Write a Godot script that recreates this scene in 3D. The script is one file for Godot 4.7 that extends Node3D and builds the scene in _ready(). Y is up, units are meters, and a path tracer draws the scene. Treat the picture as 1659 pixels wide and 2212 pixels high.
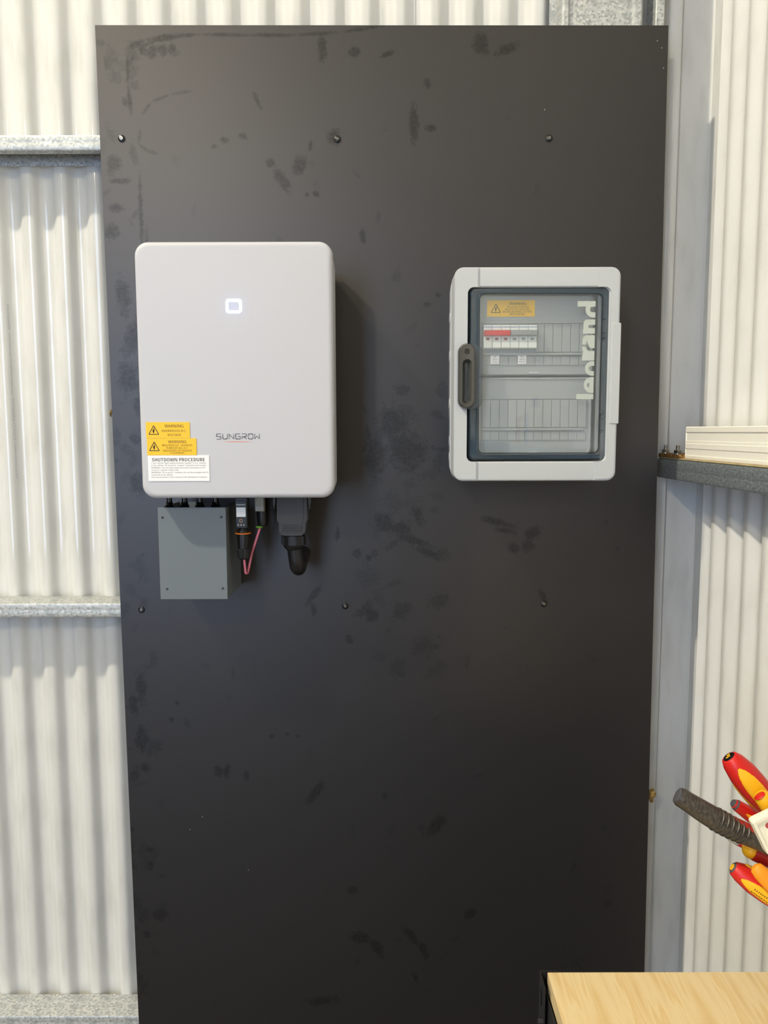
extends Node3D
# A black board in the corner of a steel shed with an inverter, a switchboard, a bench and hand tools.
# Metres; the board's face is z = 0, x to the right, the camera stands at z = 1.707.

var mats := {}
var taken := {}

# ------------------------------------------------------------------ mesh builder
class Shape:
	var t := PackedVector3Array()
	var xf := Transform3D.IDENTITY
	var s0 := 0

	func start():
		s0 = t.size()

	func tri(a: Vector3, b: Vector3, c: Vector3):
		t.append(xf * a); t.append(xf * b); t.append(xf * c)

	func quad(a: Vector3, b: Vector3, c: Vector3, d: Vector3):
		tri(a, b, c); tri(a, c, d)

	# turn the piece added since start() so that its faces look outwards
	func outward():
		var v := 0.0
		var o := t[s0]
		for i in range(s0, t.size(), 3):
			v += (t[i] - o).dot((t[i + 1] - o).cross(t[i + 2] - o))
		if v > 0.0:
			for i in range(s0, t.size(), 3):
				var k := t[i + 1]
				t[i + 1] = t[i + 2]
				t[i + 2] = k

	func ring_band(a: PackedVector3Array, b: PackedVector3Array):
		var n := a.size()
		for i in n:
			var j := (i + 1) % n
			quad(a[i], a[j], b[j], b[i])

	func fan(r: PackedVector3Array):
		var c := Vector3.ZERO
		for p in r:
			c += p
		c /= r.size()
		for i in r.size():
			tri(c, r[i], r[(i + 1) % r.size()])

	func fan_back(r: PackedVector3Array):
		var q := r.duplicate()
		q.reverse()
		fan(q)

	# rings joined one after the other, both ends closed
	func loft(rings: Array):
		start()
		for i in rings.size() - 1:
			ring_band(rings[i], rings[i + 1])
		fan_back(rings[0])
		fan(rings[-1])
		outward()

	# rings joined in a circle: a frame with a hole
	func loop(rings: Array):
		start()
		for i in rings.size():
			ring_band(rings[i], rings[(i + 1) % rings.size()])
		outward()

	func box(c: Vector3, s: Vector3, bevel := 0.0):
		var h := s / 2
		if bevel <= 0.0:
			var r := [Vector2(-h.x, -h.y), Vector2(h.x, -h.y), Vector2(h.x, h.y), Vector2(-h.x, h.y)]
			var a := PackedVector3Array()
			var b := PackedVector3Array()
			for p in r:
				a.append(c + Vector3(p.x, p.y, -h.z)); b.append(c + Vector3(p.x, p.y, h.z))
			loft([a, b])
			return
		var rings := []
		for k in [[-h.z, bevel], [-h.z + bevel, 0.0], [h.z - bevel, 0.0], [h.z, bevel]]:
			rings.append(Shape.rrect(c.x, c.y, s.x - 2 * k[1], s.y - 2 * k[1], maxf(bevel, 0.0004), c.z + k[0], 2))
		loft(rings)

	# any plain polygon pushed along z
	func prism(poly: PackedVector2Array, z0: float, z1: float):
		start()
		var p := poly
		if Geometry2D.is_polygon_clockwise(p):
			p = p.duplicate()
			p.reverse()
		var n := p.size()
		for i in n:
			var a := p[i]
			var b := p[(i + 1) % n]
			quad(Vector3(a.x, a.y, z0), Vector3(b.x, b.y, z0), Vector3(b.x, b.y, z1), Vector3(a.x, a.y, z1))
		var idx := Geometry2D.triangulate_polygon(p)
		for i in range(0, idx.size(), 3):
			var a := p[idx[i]]
			var b := p[idx[i + 1]]
			var c := p[idx[i + 2]]
			if (b - a).cross(c - a) < 0:
				var k := b
				b = c
				c = k
			tri(Vector3(a.x, a.y, z1), Vector3(b.x, b.y, z1), Vector3(c.x, c.y, z1))
			tri(Vector3(a.x, a.y, z0), Vector3(c.x, c.y, z0), Vector3(b.x, b.y, z0))
		outward()

	# strokes of print
	func stroke(line: PackedVector2Array, half: float, z0: float, z1: float, joint := Geometry2D.JOIN_MITER, end := Geometry2D.END_BUTT):
		for poly in Geometry2D.offset_polyline(line, half, joint, end):
			prism(poly, z0, z1)

	# profile [y, radius] turned about the y axis; flutes cut the outline
	func lathe(profile: Array, sides := 20, flute := 0.0, flutes := 0, c := Vector3.ZERO):
		var rings := []
		for k in profile:
			var r := PackedVector3Array()
			for i in sides:
				var a := TAU * i / sides
				var rad: float = k[1]
				if flutes > 0:
					rad *= 1.0 - flute * (0.5 + 0.5 * cos(a * flutes))
				r.append(c + Vector3(cos(a) * rad, k[0], sin(a) * rad))
			rings.append(r)
		loft(rings)

	func tube(path: PackedVector3Array, radii, sides := 10, flat := 1.0):
		var rings := []
		var n := path.size()
		var u := Vector3.UP
		for i in n:
			var d := (path[mini(i + 1, n - 1)] - path[maxi(i - 1, 0)]).normalized()
			if i == 0:
				u = Vector3.RIGHT if absf(d.y) > 0.9 else Vector3.UP
			u = (u - d * u.dot(d)).normalized()
			var v := d.cross(u)
			var r: float = radii[i] if radii is Array else radii
			var ring := PackedVector3Array()
			for k in sides:
				var a := TAU * k / sides
				ring.append(path[i] + u * cos(a) * r + v * sin(a) * r * flat)
			rings.append(ring)
		loft(rings)

	func ball(c: Vector3, s: Vector3, sides := 16, rows := 9, basis := Basis.IDENTITY):
		var rings := []
		for i in rows:
			var th := lerpf(0.04, PI - 0.04, float(i) / (rows - 1))
			var ring := PackedVector3Array()
			for k in sides:
				var a := TAU * k / sides
				ring.append(c + basis * (Vector3(sin(th) * cos(a), cos(th), sin(th) * sin(a)) * s))
			rings.append(ring)
		loft(rings)

	# an inlaid patch that follows a turned handle: elliptic outline, a little proud
	func patch(profile: Array, y0: float, y1: float, mid: float, half: float, proud := 0.0007):
		var rings := []
		for i in 15:
			var u := lerpf(-0.985, 0.985, i / 14.0)
			var y := lerpf(y0, y1, (u + 1.0) / 2.0)
			var r := 0.0
			for k in profile.size() - 1:
				if y >= profile[k][0] and y <= profile[k + 1][0]:
					r = lerpf(profile[k][1], profile[k + 1][1], (y - profile[k][0]) / (profile[k + 1][0] - profile[k][0]))
			var a := half * sqrt(1.0 - u * u)
			var ring := PackedVector3Array()
			for j in 11:
				var w := lerpf(-1.0, 1.0, j / 10.0)
				var q := mid + w * a
				var rr := r + (proud if absf(w) < 0.95 else -0.0002)
				ring.append(Vector3(sin(q) * rr, y, cos(q) * rr))
			for j in 11:
				var q := mid + lerpf(1.0, -1.0, j / 10.0) * a
				ring.append(Vector3(sin(q) * (r - 0.002), y, cos(q) * (r - 0.002)))
			rings.append(ring)
		loft(rings)

	static func rrect(cx: float, cy: float, w: float, h: float, r: float, z: float, n := 6) -> PackedVector3Array:
		var out := PackedVector3Array()
		r = minf(r, minf(w, h) / 2 - 0.00001)
		for q in 4:
			var ox := cx + (w / 2 - r) * (1 if q == 0 or q == 3 else -1)
			var oy := cy + (h / 2 - r) * (1 if q < 2 else -1)
			for i in n:
				var a := PI / 2 * (q + float(i) / (n - 1))
				out.append(Vector3(ox + cos(a) * r, oy + sin(a) * r, z))
		return out

	func mesh(crease := 38.0, uv := Rect2(0, 0, 1, 1)) -> ArrayMesh:
		var n := t.size() / 3
		var fn := PackedVector3Array()
		fn.resize(n)
		var at := {}
		for i in n:
			var c := (t[i * 3 + 2] - t[i * 3]).cross(t[i * 3 + 1] - t[i * 3])
			fn[i] = c
			for k in 3:
				var key := Vector3i((t[i * 3 + k] * 50000.0).round())
				if at.has(key):
					at[key].append(i)
				else:
					at[key] = [i]
		var lim := cos(deg_to_rad(crease))
		var nn := PackedVector3Array()
		var uu := PackedVector2Array()
		nn.resize(t.size())
		uu.resize(t.size())
		for i in n:
			var own := fn[i].normalized()
			for k in 3:
				var p := t[i * 3 + k]
				var s := Vector3.ZERO
				for j in at[Vector3i((p * 50000.0).round())]:
					if fn[j].normalized().dot(own) > lim:
						s += fn[j]
				nn[i * 3 + k] = s.normalized() if s.length() > 0 else own
				uu[i * 3 + k] = Vector2((p.x - uv.position.x) / uv.size.x, 1.0 - (p.y - uv.position.y) / uv.size.y)
		var arr := []
		arr.resize(Mesh.ARRAY_MAX)
		arr[Mesh.ARRAY_VERTEX] = t
		arr[Mesh.ARRAY_NORMAL] = nn
		arr[Mesh.ARRAY_TEX_UV] = uu
		var m := ArrayMesh.new()
		m.add_surface_from_arrays(Mesh.PRIMITIVE_TRIANGLES, arr)
		return m

# ------------------------------------------------------------------ nodes
func numbered(called: String) -> String:
	var k: int = taken.get(called, -1) + 1
	taken[called] = k
	return called if k == 0 else "%s_%03d" % [called, k]

func thing(called: String, label: String, category: String, at := Vector3.ZERO, group := "") -> Node3D:
	var o := Node3D.new()
	o.name = numbered(called)
	add_child(o)
	o.position = at
	o.set_meta("label", label)
	o.set_meta("category", category)
	if group:
		o.set_meta("group", group)
	return o

func structure(called: String) -> Node3D:
	var o := Node3D.new()
	o.name = called
	add_child(o)
	o.set_meta("kind", "structure")
	return o

func part(called: String, s: Shape, m: Material, parent: Node3D, label := "", crease := 38.0, uv := Rect2(0, 0, 1, 1)) -> MeshInstance3D:
	# shapes are written in world metres; the node keeps the part's own place
	var o := MeshInstance3D.new()
	o.name = called
	o.mesh = s.mesh(crease, uv)
	o.material_override = null
	o.mesh.surface_set_material(0, m)
	parent.add_child(o, true)
	if label:
		o.set_meta("label", label)
	return o

# lettering that fills a box w wide and h high round the point c
func letters(words: String, c: Vector3, w: float, h: float, m: Material, parent: Node3D, bold := true, turn := Basis.IDENTITY, gap := 0.0) -> MeshInstance3D:
	var tm := TextMesh.new()
	var font := SystemFont.new()
	font.font_names = PackedStringArray(["Droid Sans"])
	font.font_weight = 700 if bold else 400
	tm.font = font
	tm.font_size = 40
	tm.pixel_size = 0.001
	tm.curve_step = 2.0
	tm.depth = 0.002
	tm.text = words
	tm.line_spacing = gap
	tm.material = m
	var b := tm.get_aabb()
	var o := MeshInstance3D.new()
	o.name = "lettering"
	o.mesh = tm
	parent.add_child(o, true)
	var sc := Vector3(w / maxf(b.size.x, 0.001), h / maxf(b.size.y, 0.001), 0.15)
	o.basis = turn * Basis.from_scale(sc)
	o.position = c - o.basis * b.get_center()
	return o

# ------------------------------------------------------------------ materials
func plain(key: String, c: Color, rough := 0.5, metal := 0.0, spec := 0.5) -> StandardMaterial3D:
	var m := StandardMaterial3D.new()
	m.resource_name = key
	m.albedo_color = c
	m.roughness = rough
	m.metallic = metal
	m.metallic_specular = spec
	mats[key] = m
	return m

func noise_tex(kind: int, freq: float, ramp: Gradient, size := 512, sd := 1, octaves := 4) -> NoiseTexture2D:
	var n := FastNoiseLite.new()
	n.noise_type = kind
	n.frequency = freq
	n.seed = sd
	n.fractal_octaves = octaves
	if kind == FastNoiseLite.TYPE_CELLULAR:
		n.cellular_return_type = FastNoiseLite.RETURN_CELL_VALUE
		n.fractal_type = FastNoiseLite.FRACTAL_NONE
	var x := NoiseTexture2D.new()
	x.width = size
	x.height = size
	x.seamless = true
	x.noise = n
	x.color_ramp = ramp
	return x

func ramp(stops: Array) -> Gradient:
	var g := Gradient.new()
	var o := PackedFloat32Array()
	var c := PackedColorArray()
	for s in stops:
		o.append(s[0])
		c.append(s[1])
	g.offsets = o
	g.colors = c
	return g

func grained(m: StandardMaterial3D, tex: Texture2D, scale: Vector3, rough: Texture2D = null, height: Texture2D = null, hs := 0.02, world := true):
	if tex:
		m.albedo_texture = tex
	if rough:
		m.roughness_texture = rough
	if height:
		m.heightmap_enabled = true
		m.heightmap_texture = height
		m.heightmap_scale = hs
	m.uv1_triplanar = true
	m.uv1_world_triplanar = world
	m.uv1_scale = scale

func materials():
	var S := FastNoiseLite.TYPE_SIMPLEX_SMOOTH
	var C := FastNoiseLite.TYPE_CELLULAR
	# painted cladding with faint scuffs
	var scuff := noise_tex(S, 0.02, ramp([[0.0, Color(0.93, 0.93, 0.92)], [0.5, Color(0.985, 0.985, 0.98)], [1.0, Color.WHITE]]), 512, 3)
	var clad := plain("painted_steel", Color(0.865, 0.862, 0.85), 0.5, 0.0, 0.3)
	clad.clearcoat_enabled = true
	clad.clearcoat = 0.9
	clad.clearcoat_roughness = 0.07
	grained(clad, scuff, Vector3(2.2, 0.5, 2.2))
	var clad2 := plain("painted_steel_flat", Color(0.86, 0.857, 0.845), 0.34, 0.0, 0.45)
	grained(clad2, scuff, Vector3(2.2, 0.5, 2.2))
	plain("shed_lining", Color(0.34, 0.34, 0.34), 0.7)
	var conc := plain("concrete", Color(0.46, 0.45, 0.435), 0.75)
	grained(conc, noise_tex(S, 0.01, ramp([[0.0, Color(0.75, 0.75, 0.75)], [1.0, Color.WHITE]]), 512, 9), Vector3(0.7, 0.7, 0.7))
	# galvanised steel: spangle and white bloom
	var spangle := noise_tex(C, 0.06, ramp([[0.0, Color(0.74, 0.76, 0.78)], [0.5, Color(0.88, 0.9, 0.91)], [1.0, Color(1, 1, 1)]]), 512, 4)
	var spots := noise_tex(S, 0.05, ramp([[0.0, Color(0.3, 0.3, 0.3)], [1.0, Color(0.62, 0.62, 0.62)]]), 512, 5)
	var galv := plain("galvanised_steel", Color(0.84, 0.835, 0.82), 1.0, 0.35, 0.5)
	grained(galv, spangle, Vector3(7, 7, 7), spots)
	var aged := plain("aged_galvanised_steel", Color(0.62, 0.64, 0.65), 1.0, 0.4, 0.5)
	grained(aged, noise_tex(S, 0.03, ramp([[0.0, Color(0.6, 0.62, 0.64)], [0.5, Color(0.82, 0.84, 0.85)], [1.0, Color(1, 1, 1)]]), 512, 7, 6), Vector3(3, 12, 5), spots)
	plain("bright_zinc", Color(0.78, 0.78, 0.77), 0.22, 1.0)
	# inverter and switchboard plastics and paints
	plain("inverter_white", Color(0.765, 0.765, 0.79), 0.42, 0.0, 0.4)
	plain("inverter_back", Color(0.20, 0.20, 0.21), 0.6)
	plain("cover_grey", Color(0.43, 0.46, 0.485), 0.5, 0.0, 0.4)
	plain("black_plastic", Color(0.085, 0.085, 0.09), 0.42)
	plain("gloss_black", Color(0.04, 0.04, 0.05), 0.12)
	plain("charcoal_plastic", Color(0.31, 0.31, 0.325), 0.6, 0.0, 0.35)
	plain("board_screw", Color(0.02, 0.02, 0.022), 0.35)
	plain("sticker_yellow", Color(0.96, 0.76, 0.07), 0.5)
	plain("sticker_white", Color(0.95, 0.95, 0.95), 0.5)
	plain("print_black", Color(0.10, 0.075, 0.03), 0.6)
	plain("print_grey", Color(0.34, 0.34, 0.36), 0.6)
	plain("wordmark_grey", Color(0.36, 0.36, 0.39), 0.5)
	plain("wordmark_orange", Color(0.86, 0.52, 0.38), 0.5)
	plain("print_white", Color(0.88, 0.88, 0.88), 0.5)
	plain("emblem_bronze", Color(0.78, 0.58, 0.42), 0.45)
	plain("ring_orange", Color(0.95, 0.52, 0.16), 0.4)
	plain("cable_pink", Color(0.86, 0.47, 0.56), 0.45)
	plain("cable_green", Color(0.36, 0.56, 0.17), 0.5)
	plain("plug_beige", Color(0.52, 0.50, 0.43), 0.3)
	plain("enclosure_grey", Color(0.755, 0.768, 0.78), 0.38, 0.0, 0.45)
	plain("escutcheon_grey", Color(0.63, 0.655, 0.655), 0.45)
	plain("breaker_white", Color(0.88, 0.90, 0.88), 0.4)
	plain("toggle_red", Color(0.80, 0.13, 0.10), 0.35)
	plain("toggle_grey", Color(0.55, 0.56, 0.56), 0.4)
	plain("flag_red", Color(0.50, 0.05, 0.06), 0.4)
	plain("stripe_blue", Color(0.22, 0.42, 0.68), 0.5)
	plain("vinyl_grey", Color(0.80, 0.82, 0.775), 0.6)
	plain("seal_black", Color(0.03, 0.04, 0.055), 0.3)
	plain("handle_smoke", Color(0.30, 0.30, 0.285), 0.16, 0.0, 0.6)
	plain("handle_dark", Color(0.05, 0.055, 0.085), 0.15)
	var pane := plain("clear_door", Color(0.75, 0.82, 0.86, 0.05), 0.03, 0.0, 0.7)
	pane.transparency = BaseMaterial3D.TRANSPARENCY_ALPHA
	var smoke := plain("tinted_rim", Color(0.24, 0.32, 0.38, 0.42), 0.05, 0.0, 0.6)  # tint carries the shade of the gap seen through the rim
	smoke.transparency = BaseMaterial3D.TRANSPARENCY_ALPHA
	var glow := plain("status_light", Color(0.9, 0.95, 1.0), 0.4)
	glow.emission_enabled = true
	glow.emission = Color(0.80, 0.92, 1.0)
	glow.emission_energy_multiplier = 1.25
	# right-hand side
	plain("duct_white", Color(0.97, 0.955, 0.91), 0.35)
	var chip := plain("particle_board", Color(0.62, 0.46, 0.24), 0.85)
	grained(chip, noise_tex(C, 0.12, ramp([[0, Color(0.5, 0.45, 0.4)], [0.6, Color(0.9, 0.88, 0.8)], [1, Color.WHITE]]), 256, 12), Vector3(9, 9, 9))
	var dust := plain("dusty_board", Color(0.80, 0.73, 0.58), 0.9)
	grained(dust, noise_tex(S, 0.03, ramp([[0, Color(0.8, 0.77, 0.7)], [1, Color.WHITE]]), 256, 13), Vector3(6, 6, 3))
	var foam := plain("dried_foam", Color(0.70, 0.63, 0.48), 0.9)
	grained(foam, noise_tex(S, 0.03, ramp([[0, Color(0.35, 0.25, 0.15)], [0.55, Color(0.8, 0.72, 0.5)], [1, Color(1, 0.98, 0.9)]]), 256, 14), Vector3(30, 30, 30))
	plain("bench_steel", Color(0.17, 0.165, 0.17), 0.5, 0.3)
	for k in 5:
		var tone: Color = [Color(0.905, 0.86, 0.735), Color(0.875, 0.795, 0.63), Color(0.91, 0.87, 0.76), Color(0.89, 0.84, 0.705), Color(0.905, 0.865, 0.745)][k]
		var w := plain("pine_%d" % k, tone, 0.38, 0.0, 0.45)
		grained(w, noise_tex(S, 0.012, ramp([[0.0, Color(0.90, 0.82, 0.68)], [0.30, Color(0.97, 0.94, 0.88)], [0.6, Color(1, 0.99, 0.97)], [0.68, Color(0.96, 0.91, 0.82)], [1.0, Color(1, 1, 1)]]), 512, 20 + k, 4), Vector3(7, 7, 0.45))
		w.uv1_offset = Vector3(0.37 * k, 0.11 * k, 0.23 * k)
	plain("tool_red", Color(0.80, 0.12, 0.09), 0.4)
	plain("tool_deep_red", Color(0.68, 0.11, 0.09), 0.45)
	plain("tool_yellow", Color(0.97, 0.72, 0.07), 0.45)
	plain("tool_orange", Color(0.97, 0.60, 0.10), 0.45)
	plain("tool_clear", Color(0.80, 0.80, 0.74), 0.15)
	plain("tool_steel", Color(0.6, 0.6, 0.6), 0.3, 1.0)
	var grimy := plain("worn_rubber", Color(0.34, 0.325, 0.31), 0.40)
	grained(grimy, noise_tex(S, 0.04, ramp([[0, Color(0.35, 0.33, 0.32)], [0.55, Color(0.8, 0.77, 0.73)], [0.8, Color(1, 0.96, 0.9)], [1, Color(1, 1, 1)]]), 256, 15, 5), Vector3(14, 30, 14), null, null, 0.02, false)
	var worn := plain("worn_red", Color(0.66, 0.18, 0.15), 0.55)
	grained(worn, noise_tex(S, 0.05, ramp([[0, Color(0.7, 0.6, 0.55)], [0.6, Color(1, 1, 1)], [0.85, Color(1, 1, 1)], [1, Color(1, 0.95, 0.9)]]), 256, 16, 5), Vector3(20, 40, 20), null, null, 0.02, false)
	plain("holder_white", Color(0.94, 0.92, 0.84), 0.4)
	plain("holder_red", Color(0.70, 0.30, 0.30), 0.5)
	plain("caddy_fabric", Color(0.10, 0.10, 0.11), 0.9)
	plain("lamp_housing", Color(0.35, 0.35, 0.36), 0.5)

# film-faced board: marks of hands, rubs and cuts in the film of dust, drawn where the photograph shows them
var mark_w := 1024
var mark_h := 2048
var mark := PackedFloat32Array()
var mnoise := FastNoiseLite.new()

func smear(x: float, y: float, a: float, b: float, deg: float, amount: float, ragged := 0.5):
	# an elliptic rub centred at (x, y) metres on the board, half axes a and b
	var cx := (x + 0.62) / 1.26 * mark_w
	var cy := (2.46 - y) / 2.42 * mark_h
	var sx := mark_w / 1.26
	var sy := mark_h / 2.42
	var r := maxf(a, b) * 1.5
	var ca := cos(deg_to_rad(deg))
	var sa := sin(deg_to_rad(deg))
	for j in range(maxi(0, int(cy - r * sy)), mini(mark_h, int(cy + r * sy) + 1)):
		for i in range(maxi(0, int(cx - r * sx)), mini(mark_w, int(cx + r * sx) + 1)):
			var dx := (i - cx) / sx
			var dy := -(j - cy) / sy
			var u := (dx * ca + dy * sa) / a
			var v := (-dx * sa + dy * ca) / b
			var d := sqrt(u * u + v * v) + ragged * (0.7 * mnoise.get_noise_2d(i * 1.3, j * 1.3) + 0.6 * mnoise.get_noise_2d(i * 5.0 + 900.0, j * 5.0))
			var k := clampf((1.0 - d) / 0.55, 0.0, 1.0) * amount * (0.8 + 0.5 * mnoise.get_noise_2d(i * 4.0, j * 4.0 + 300.0))
			var at := j * mark_w + i
			if k > mark[at]:
				mark[at] = k

func streak(pts: Array, half: float, amount: float):
	for i in pts.size() - 1:
		var a: Vector2 = pts[i]
		var b: Vector2 = pts[i + 1]
		var m := (a + b) / 2
		smear(m.x, m.y, (b - a).length() * 0.55 + half * 0.5, half, rad_to_deg((b - a).angle()), amount, 0.35)

func board_material() -> StandardMaterial3D:
	mark.resize(mark_w * mark_h)
	mnoise.seed = 31
	mnoise.frequency = 0.03
	mnoise.fractal_octaves = 4
	# the long rub at the top left and the arc under it
	streak([Vector2(-0.535, 2.36), Vector2(-0.52, 2.40), Vector2(-0.46, 2.425), Vector2(-0.38, 2.43), Vector2(-0.28, 2.428), Vector2(-0.18, 2.428), Vector2(-0.09, 2.433), Vector2(-0.0, 2.446)], 0.005, 0.7)
	streak([Vector2(-0.538, 2.40), Vector2(-0.50, 2.418), Vector2(-0.42, 2.428)], 0.009, 0.9)
	streak([Vector2(-0.537, 2.39), Vector2(-0.538, 2.33), Vector2(-0.533, 2.27)], 0.006, 0.8)
	streak([Vector2(-0.51, 2.27), Vector2(-0.49, 2.295), Vector2(-0.45, 2.31), Vector2(-0.40, 2.318)], 0.004, 0.5)
	streak([Vector2(-0.515, 2.24), Vector2(-0.52, 2.21), Vector2(-0.50, 2.195), Vector2(-0.48, 2.19)], 0.005, 0.5)
	for q in [[-0.505, 2.40, .012, .016, 20], [-0.486, 2.395, .014, .02, -20], [-0.462, 2.398, .012, .015, 10], [-0.443, 2.402, .010, .014, 0],
		[-0.545, 2.295, .01, .012, 0], [-0.36, 2.205, .009, .006, 20], [-0.338, 2.217, .012, .008, -10], [-0.298, 2.225, .014, .009, -15],
		[-0.267, 2.298, .006, .022, 25], [-0.24, 2.17, .012, .01, 30], [-0.215, 2.135, .014, .036, 35], [-0.178, 2.165, .016, .026, -15],
		[-0.163, 2.105, .006, .008, 0], [-0.144, 2.107, .010, .008, 10], [-0.155, 2.205, .006, .012, -10], [-0.128, 2.40, .012, .03, 0], [-0.06, 2.395, .014, .012, 20],
		[0.01, 2.39, .018, .006, 25], [0.065, 2.25, .013, .045, 0], [0.10, 2.24, .016, .009, 0], [0.093, 2.33, .01, .012, 0], [-0.045, 2.02, .008, .02, 10],
		[-0.105, 2.223, .018, .020, 0], [0.205, 2.41, .02, .03, 20], [0.26, 2.40, .03, .012, 20], [-0.575, 2.17, .02, .025, 0], [-0.56, 2.135, .03, .008, 0],
		[-0.57, 2.08, .02, .012, 0], [-0.585, 2.03, .02, .02, 0], [-0.52, 2.06, .006, .1, 0], [-0.51, 1.99, .006, .05, 0], [-0.565, 1.90, .02, .045, 10],
		[-0.545, 1.81, .022, .05, -20], [-0.56, 1.72, .028, .045, 0], [-0.535, 1.66, .018, .03, 0], [-0.55, 1.585, .016, .014, -30], [-0.55, 1.49, .02, .03, 0]]:
		smear(q[0], q[1], q[2], q[3], q[4], 0.75)
	# between and below the two boxes
	for q in [[0.095, 1.875, .012, .007, 10], [0.118, 1.895, .007, .006, 0], [-0.035, 1.60, .004, .022, 8], [0.02, 1.62, .04, .05, 20], [0.05, 1.56, .05, .06, 40], [-0.02, 1.55, .03, .06, 0],
		[0.0, 1.40, .03, .028, -30], [0.035, 1.385, .028, .02, 20], [0.075, 1.415, .014, .03, 25], [-0.105, 1.37, .007, .02, 0], [-0.06, 1.33, .012, .014, 0], [-0.035, 1.32, .008, .01, 0],
		[-0.16, 1.235, .01, .035, -35], [-0.16, 1.20, .008, .018, 0], [-0.03, 1.19, .02, .02, 0], [-0.08, 1.13, .01, .014, 30], [0.06, 1.36, .05, .012, -15], [0.1, 1.33, .04, .012, -25],
		[0.32, 1.345, .02, .016, 0], [0.29, 1.34, .02, .014, 0], [0.33, 1.375, .025, .018, 20], [0.27, 1.38, .03, .008, -10], [0.355, 1.235, .009, .018, 30], [0.25, 1.40, .05, .01, -15],
		[-0.555, 1.02, .015, .045, 0], [-0.575, 0.98, .014, .03, 0], [-0.56, 0.90, .02, .04, 0], [-0.555, 0.83, .014, .014, 0], [-0.475, 0.985, .007, .008, 0], [-0.49, 0.945, .008, .008, 0],
		[-0.26, 0.905, .008, .007, 0], [-0.225, 0.91, .006, .005, 0], [-0.20, 0.905, .006, .005, 0], [-0.365, 0.82, .008, .024, -8], [-0.32, 0.81, .008, .018, 0], [-0.385, 0.82, .012, .018, 10], [-0.16, 0.77, .014, .04, -35],
		[0.12, 0.69, .018, .04, -40], [0.0, 0.76, .008, .01, 0], [-0.075, 0.53, .016, .012, 20], [-0.06, 0.41, .03, .018, -15], [-0.02, 0.385, .015, .035, 30], [0.06, 0.415, .012, .04, 40], [0.09, 0.38, .012, .03, 20],
		[-0.15, 0.25, .05, .014, 5], [-0.55, 0.63, .012, .012, 0], [-0.55, 0.59, .01, .015, 0], [-0.53, 0.47, .02, .018, 0], [-0.565, 0.42, .012, .012, 0], [0.07, 0.31, .008, .02, 20], [0.2, 0.47, .02, .014, 30]]:
		smear(q[0], q[1], q[2], q[3], q[4], 0.7)
	# a handled band along the left edge
	var rng := RandomNumberGenerator.new()
	rng.seed = 77
	for k in 90:
		smear(rng.randf_range(-0.60, -0.52), rng.randf_range(0.25, 2.42), rng.randf_range(0.004, 0.02), rng.randf_range(0.004, 0.03), rng.randf_range(-40, 40), rng.randf_range(0.15, 0.5), 0.8)
	for k in 70:
		smear(rng.randf_range(-0.5, 0.55), rng.randf_range(0.25, 2.42), rng.randf_range(0.003, 0.012), rng.randf_range(0.004, 0.02), rng.randf_range(-60, 60), rng.randf_range(0.1, 0.35), 0.8)
	for k in 45:
		smear(rng.randf_range(-0.05, 0.13), rng.randf_range(1.05, 1.7), rng.randf_range(0.006, 0.035), rng.randf_range(0.006, 0.03), rng.randf_range(-60, 60), rng.randf_range(0.15, 0.5), 0.9)
	var col := PackedByteArray()
	var rgh := PackedByteArray()
	col.resize(mark_w * mark_h * 3)
	rgh.resize(mark_w * mark_h)
	for i in mark_w * mark_h:
		# one even film; where a hand rubbed it, the rub's own outline and grain
		var rubbed := mark[i]
		var b := lerpf(79.0, 57.0, rubbed)
		col[i * 3] = int(b)
		col[i * 3 + 1] = int(b * 0.985)
		col[i * 3 + 2] = int(b * 0.985)
		rgh[i] = int(lerpf(114.0, 108.0, rubbed))
	# nicks that show pale wood or dust
	for q in [[-0.425, 0.71], [-0.455, 0.68], [0.342, 2.277], [0.575, 2.415], [0.585, 2.40], [0.59, 2.36], [-0.492, 1.608], [-0.32, 0.58], [0.335, 1.86]]:
		var px := int((q[0] + 0.62) / 1.26 * mark_w)
		var py := int((2.46 - q[1]) / 2.42 * mark_h)
		for d in [[0, 0], [1, 0], [0, 1]]:
			var at: int = ((py + d[1]) * mark_w + px + d[0]) * 3
			for c in 3:
				col[at + c] = 205
	var m := plain("film_faced_board", Color.WHITE, 1.0, 1.0, 0.5)
	m.albedo_texture = ImageTexture.create_from_image(Image.create_from_data(mark_w, mark_h, false, Image.FORMAT_RGB8, col))
	m.roughness_texture = ImageTexture.create_from_image(Image.create_from_data(mark_w, mark_h, false, Image.FORMAT_L8, rgh))
	m.texture_repeat = false
	return m

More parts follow.
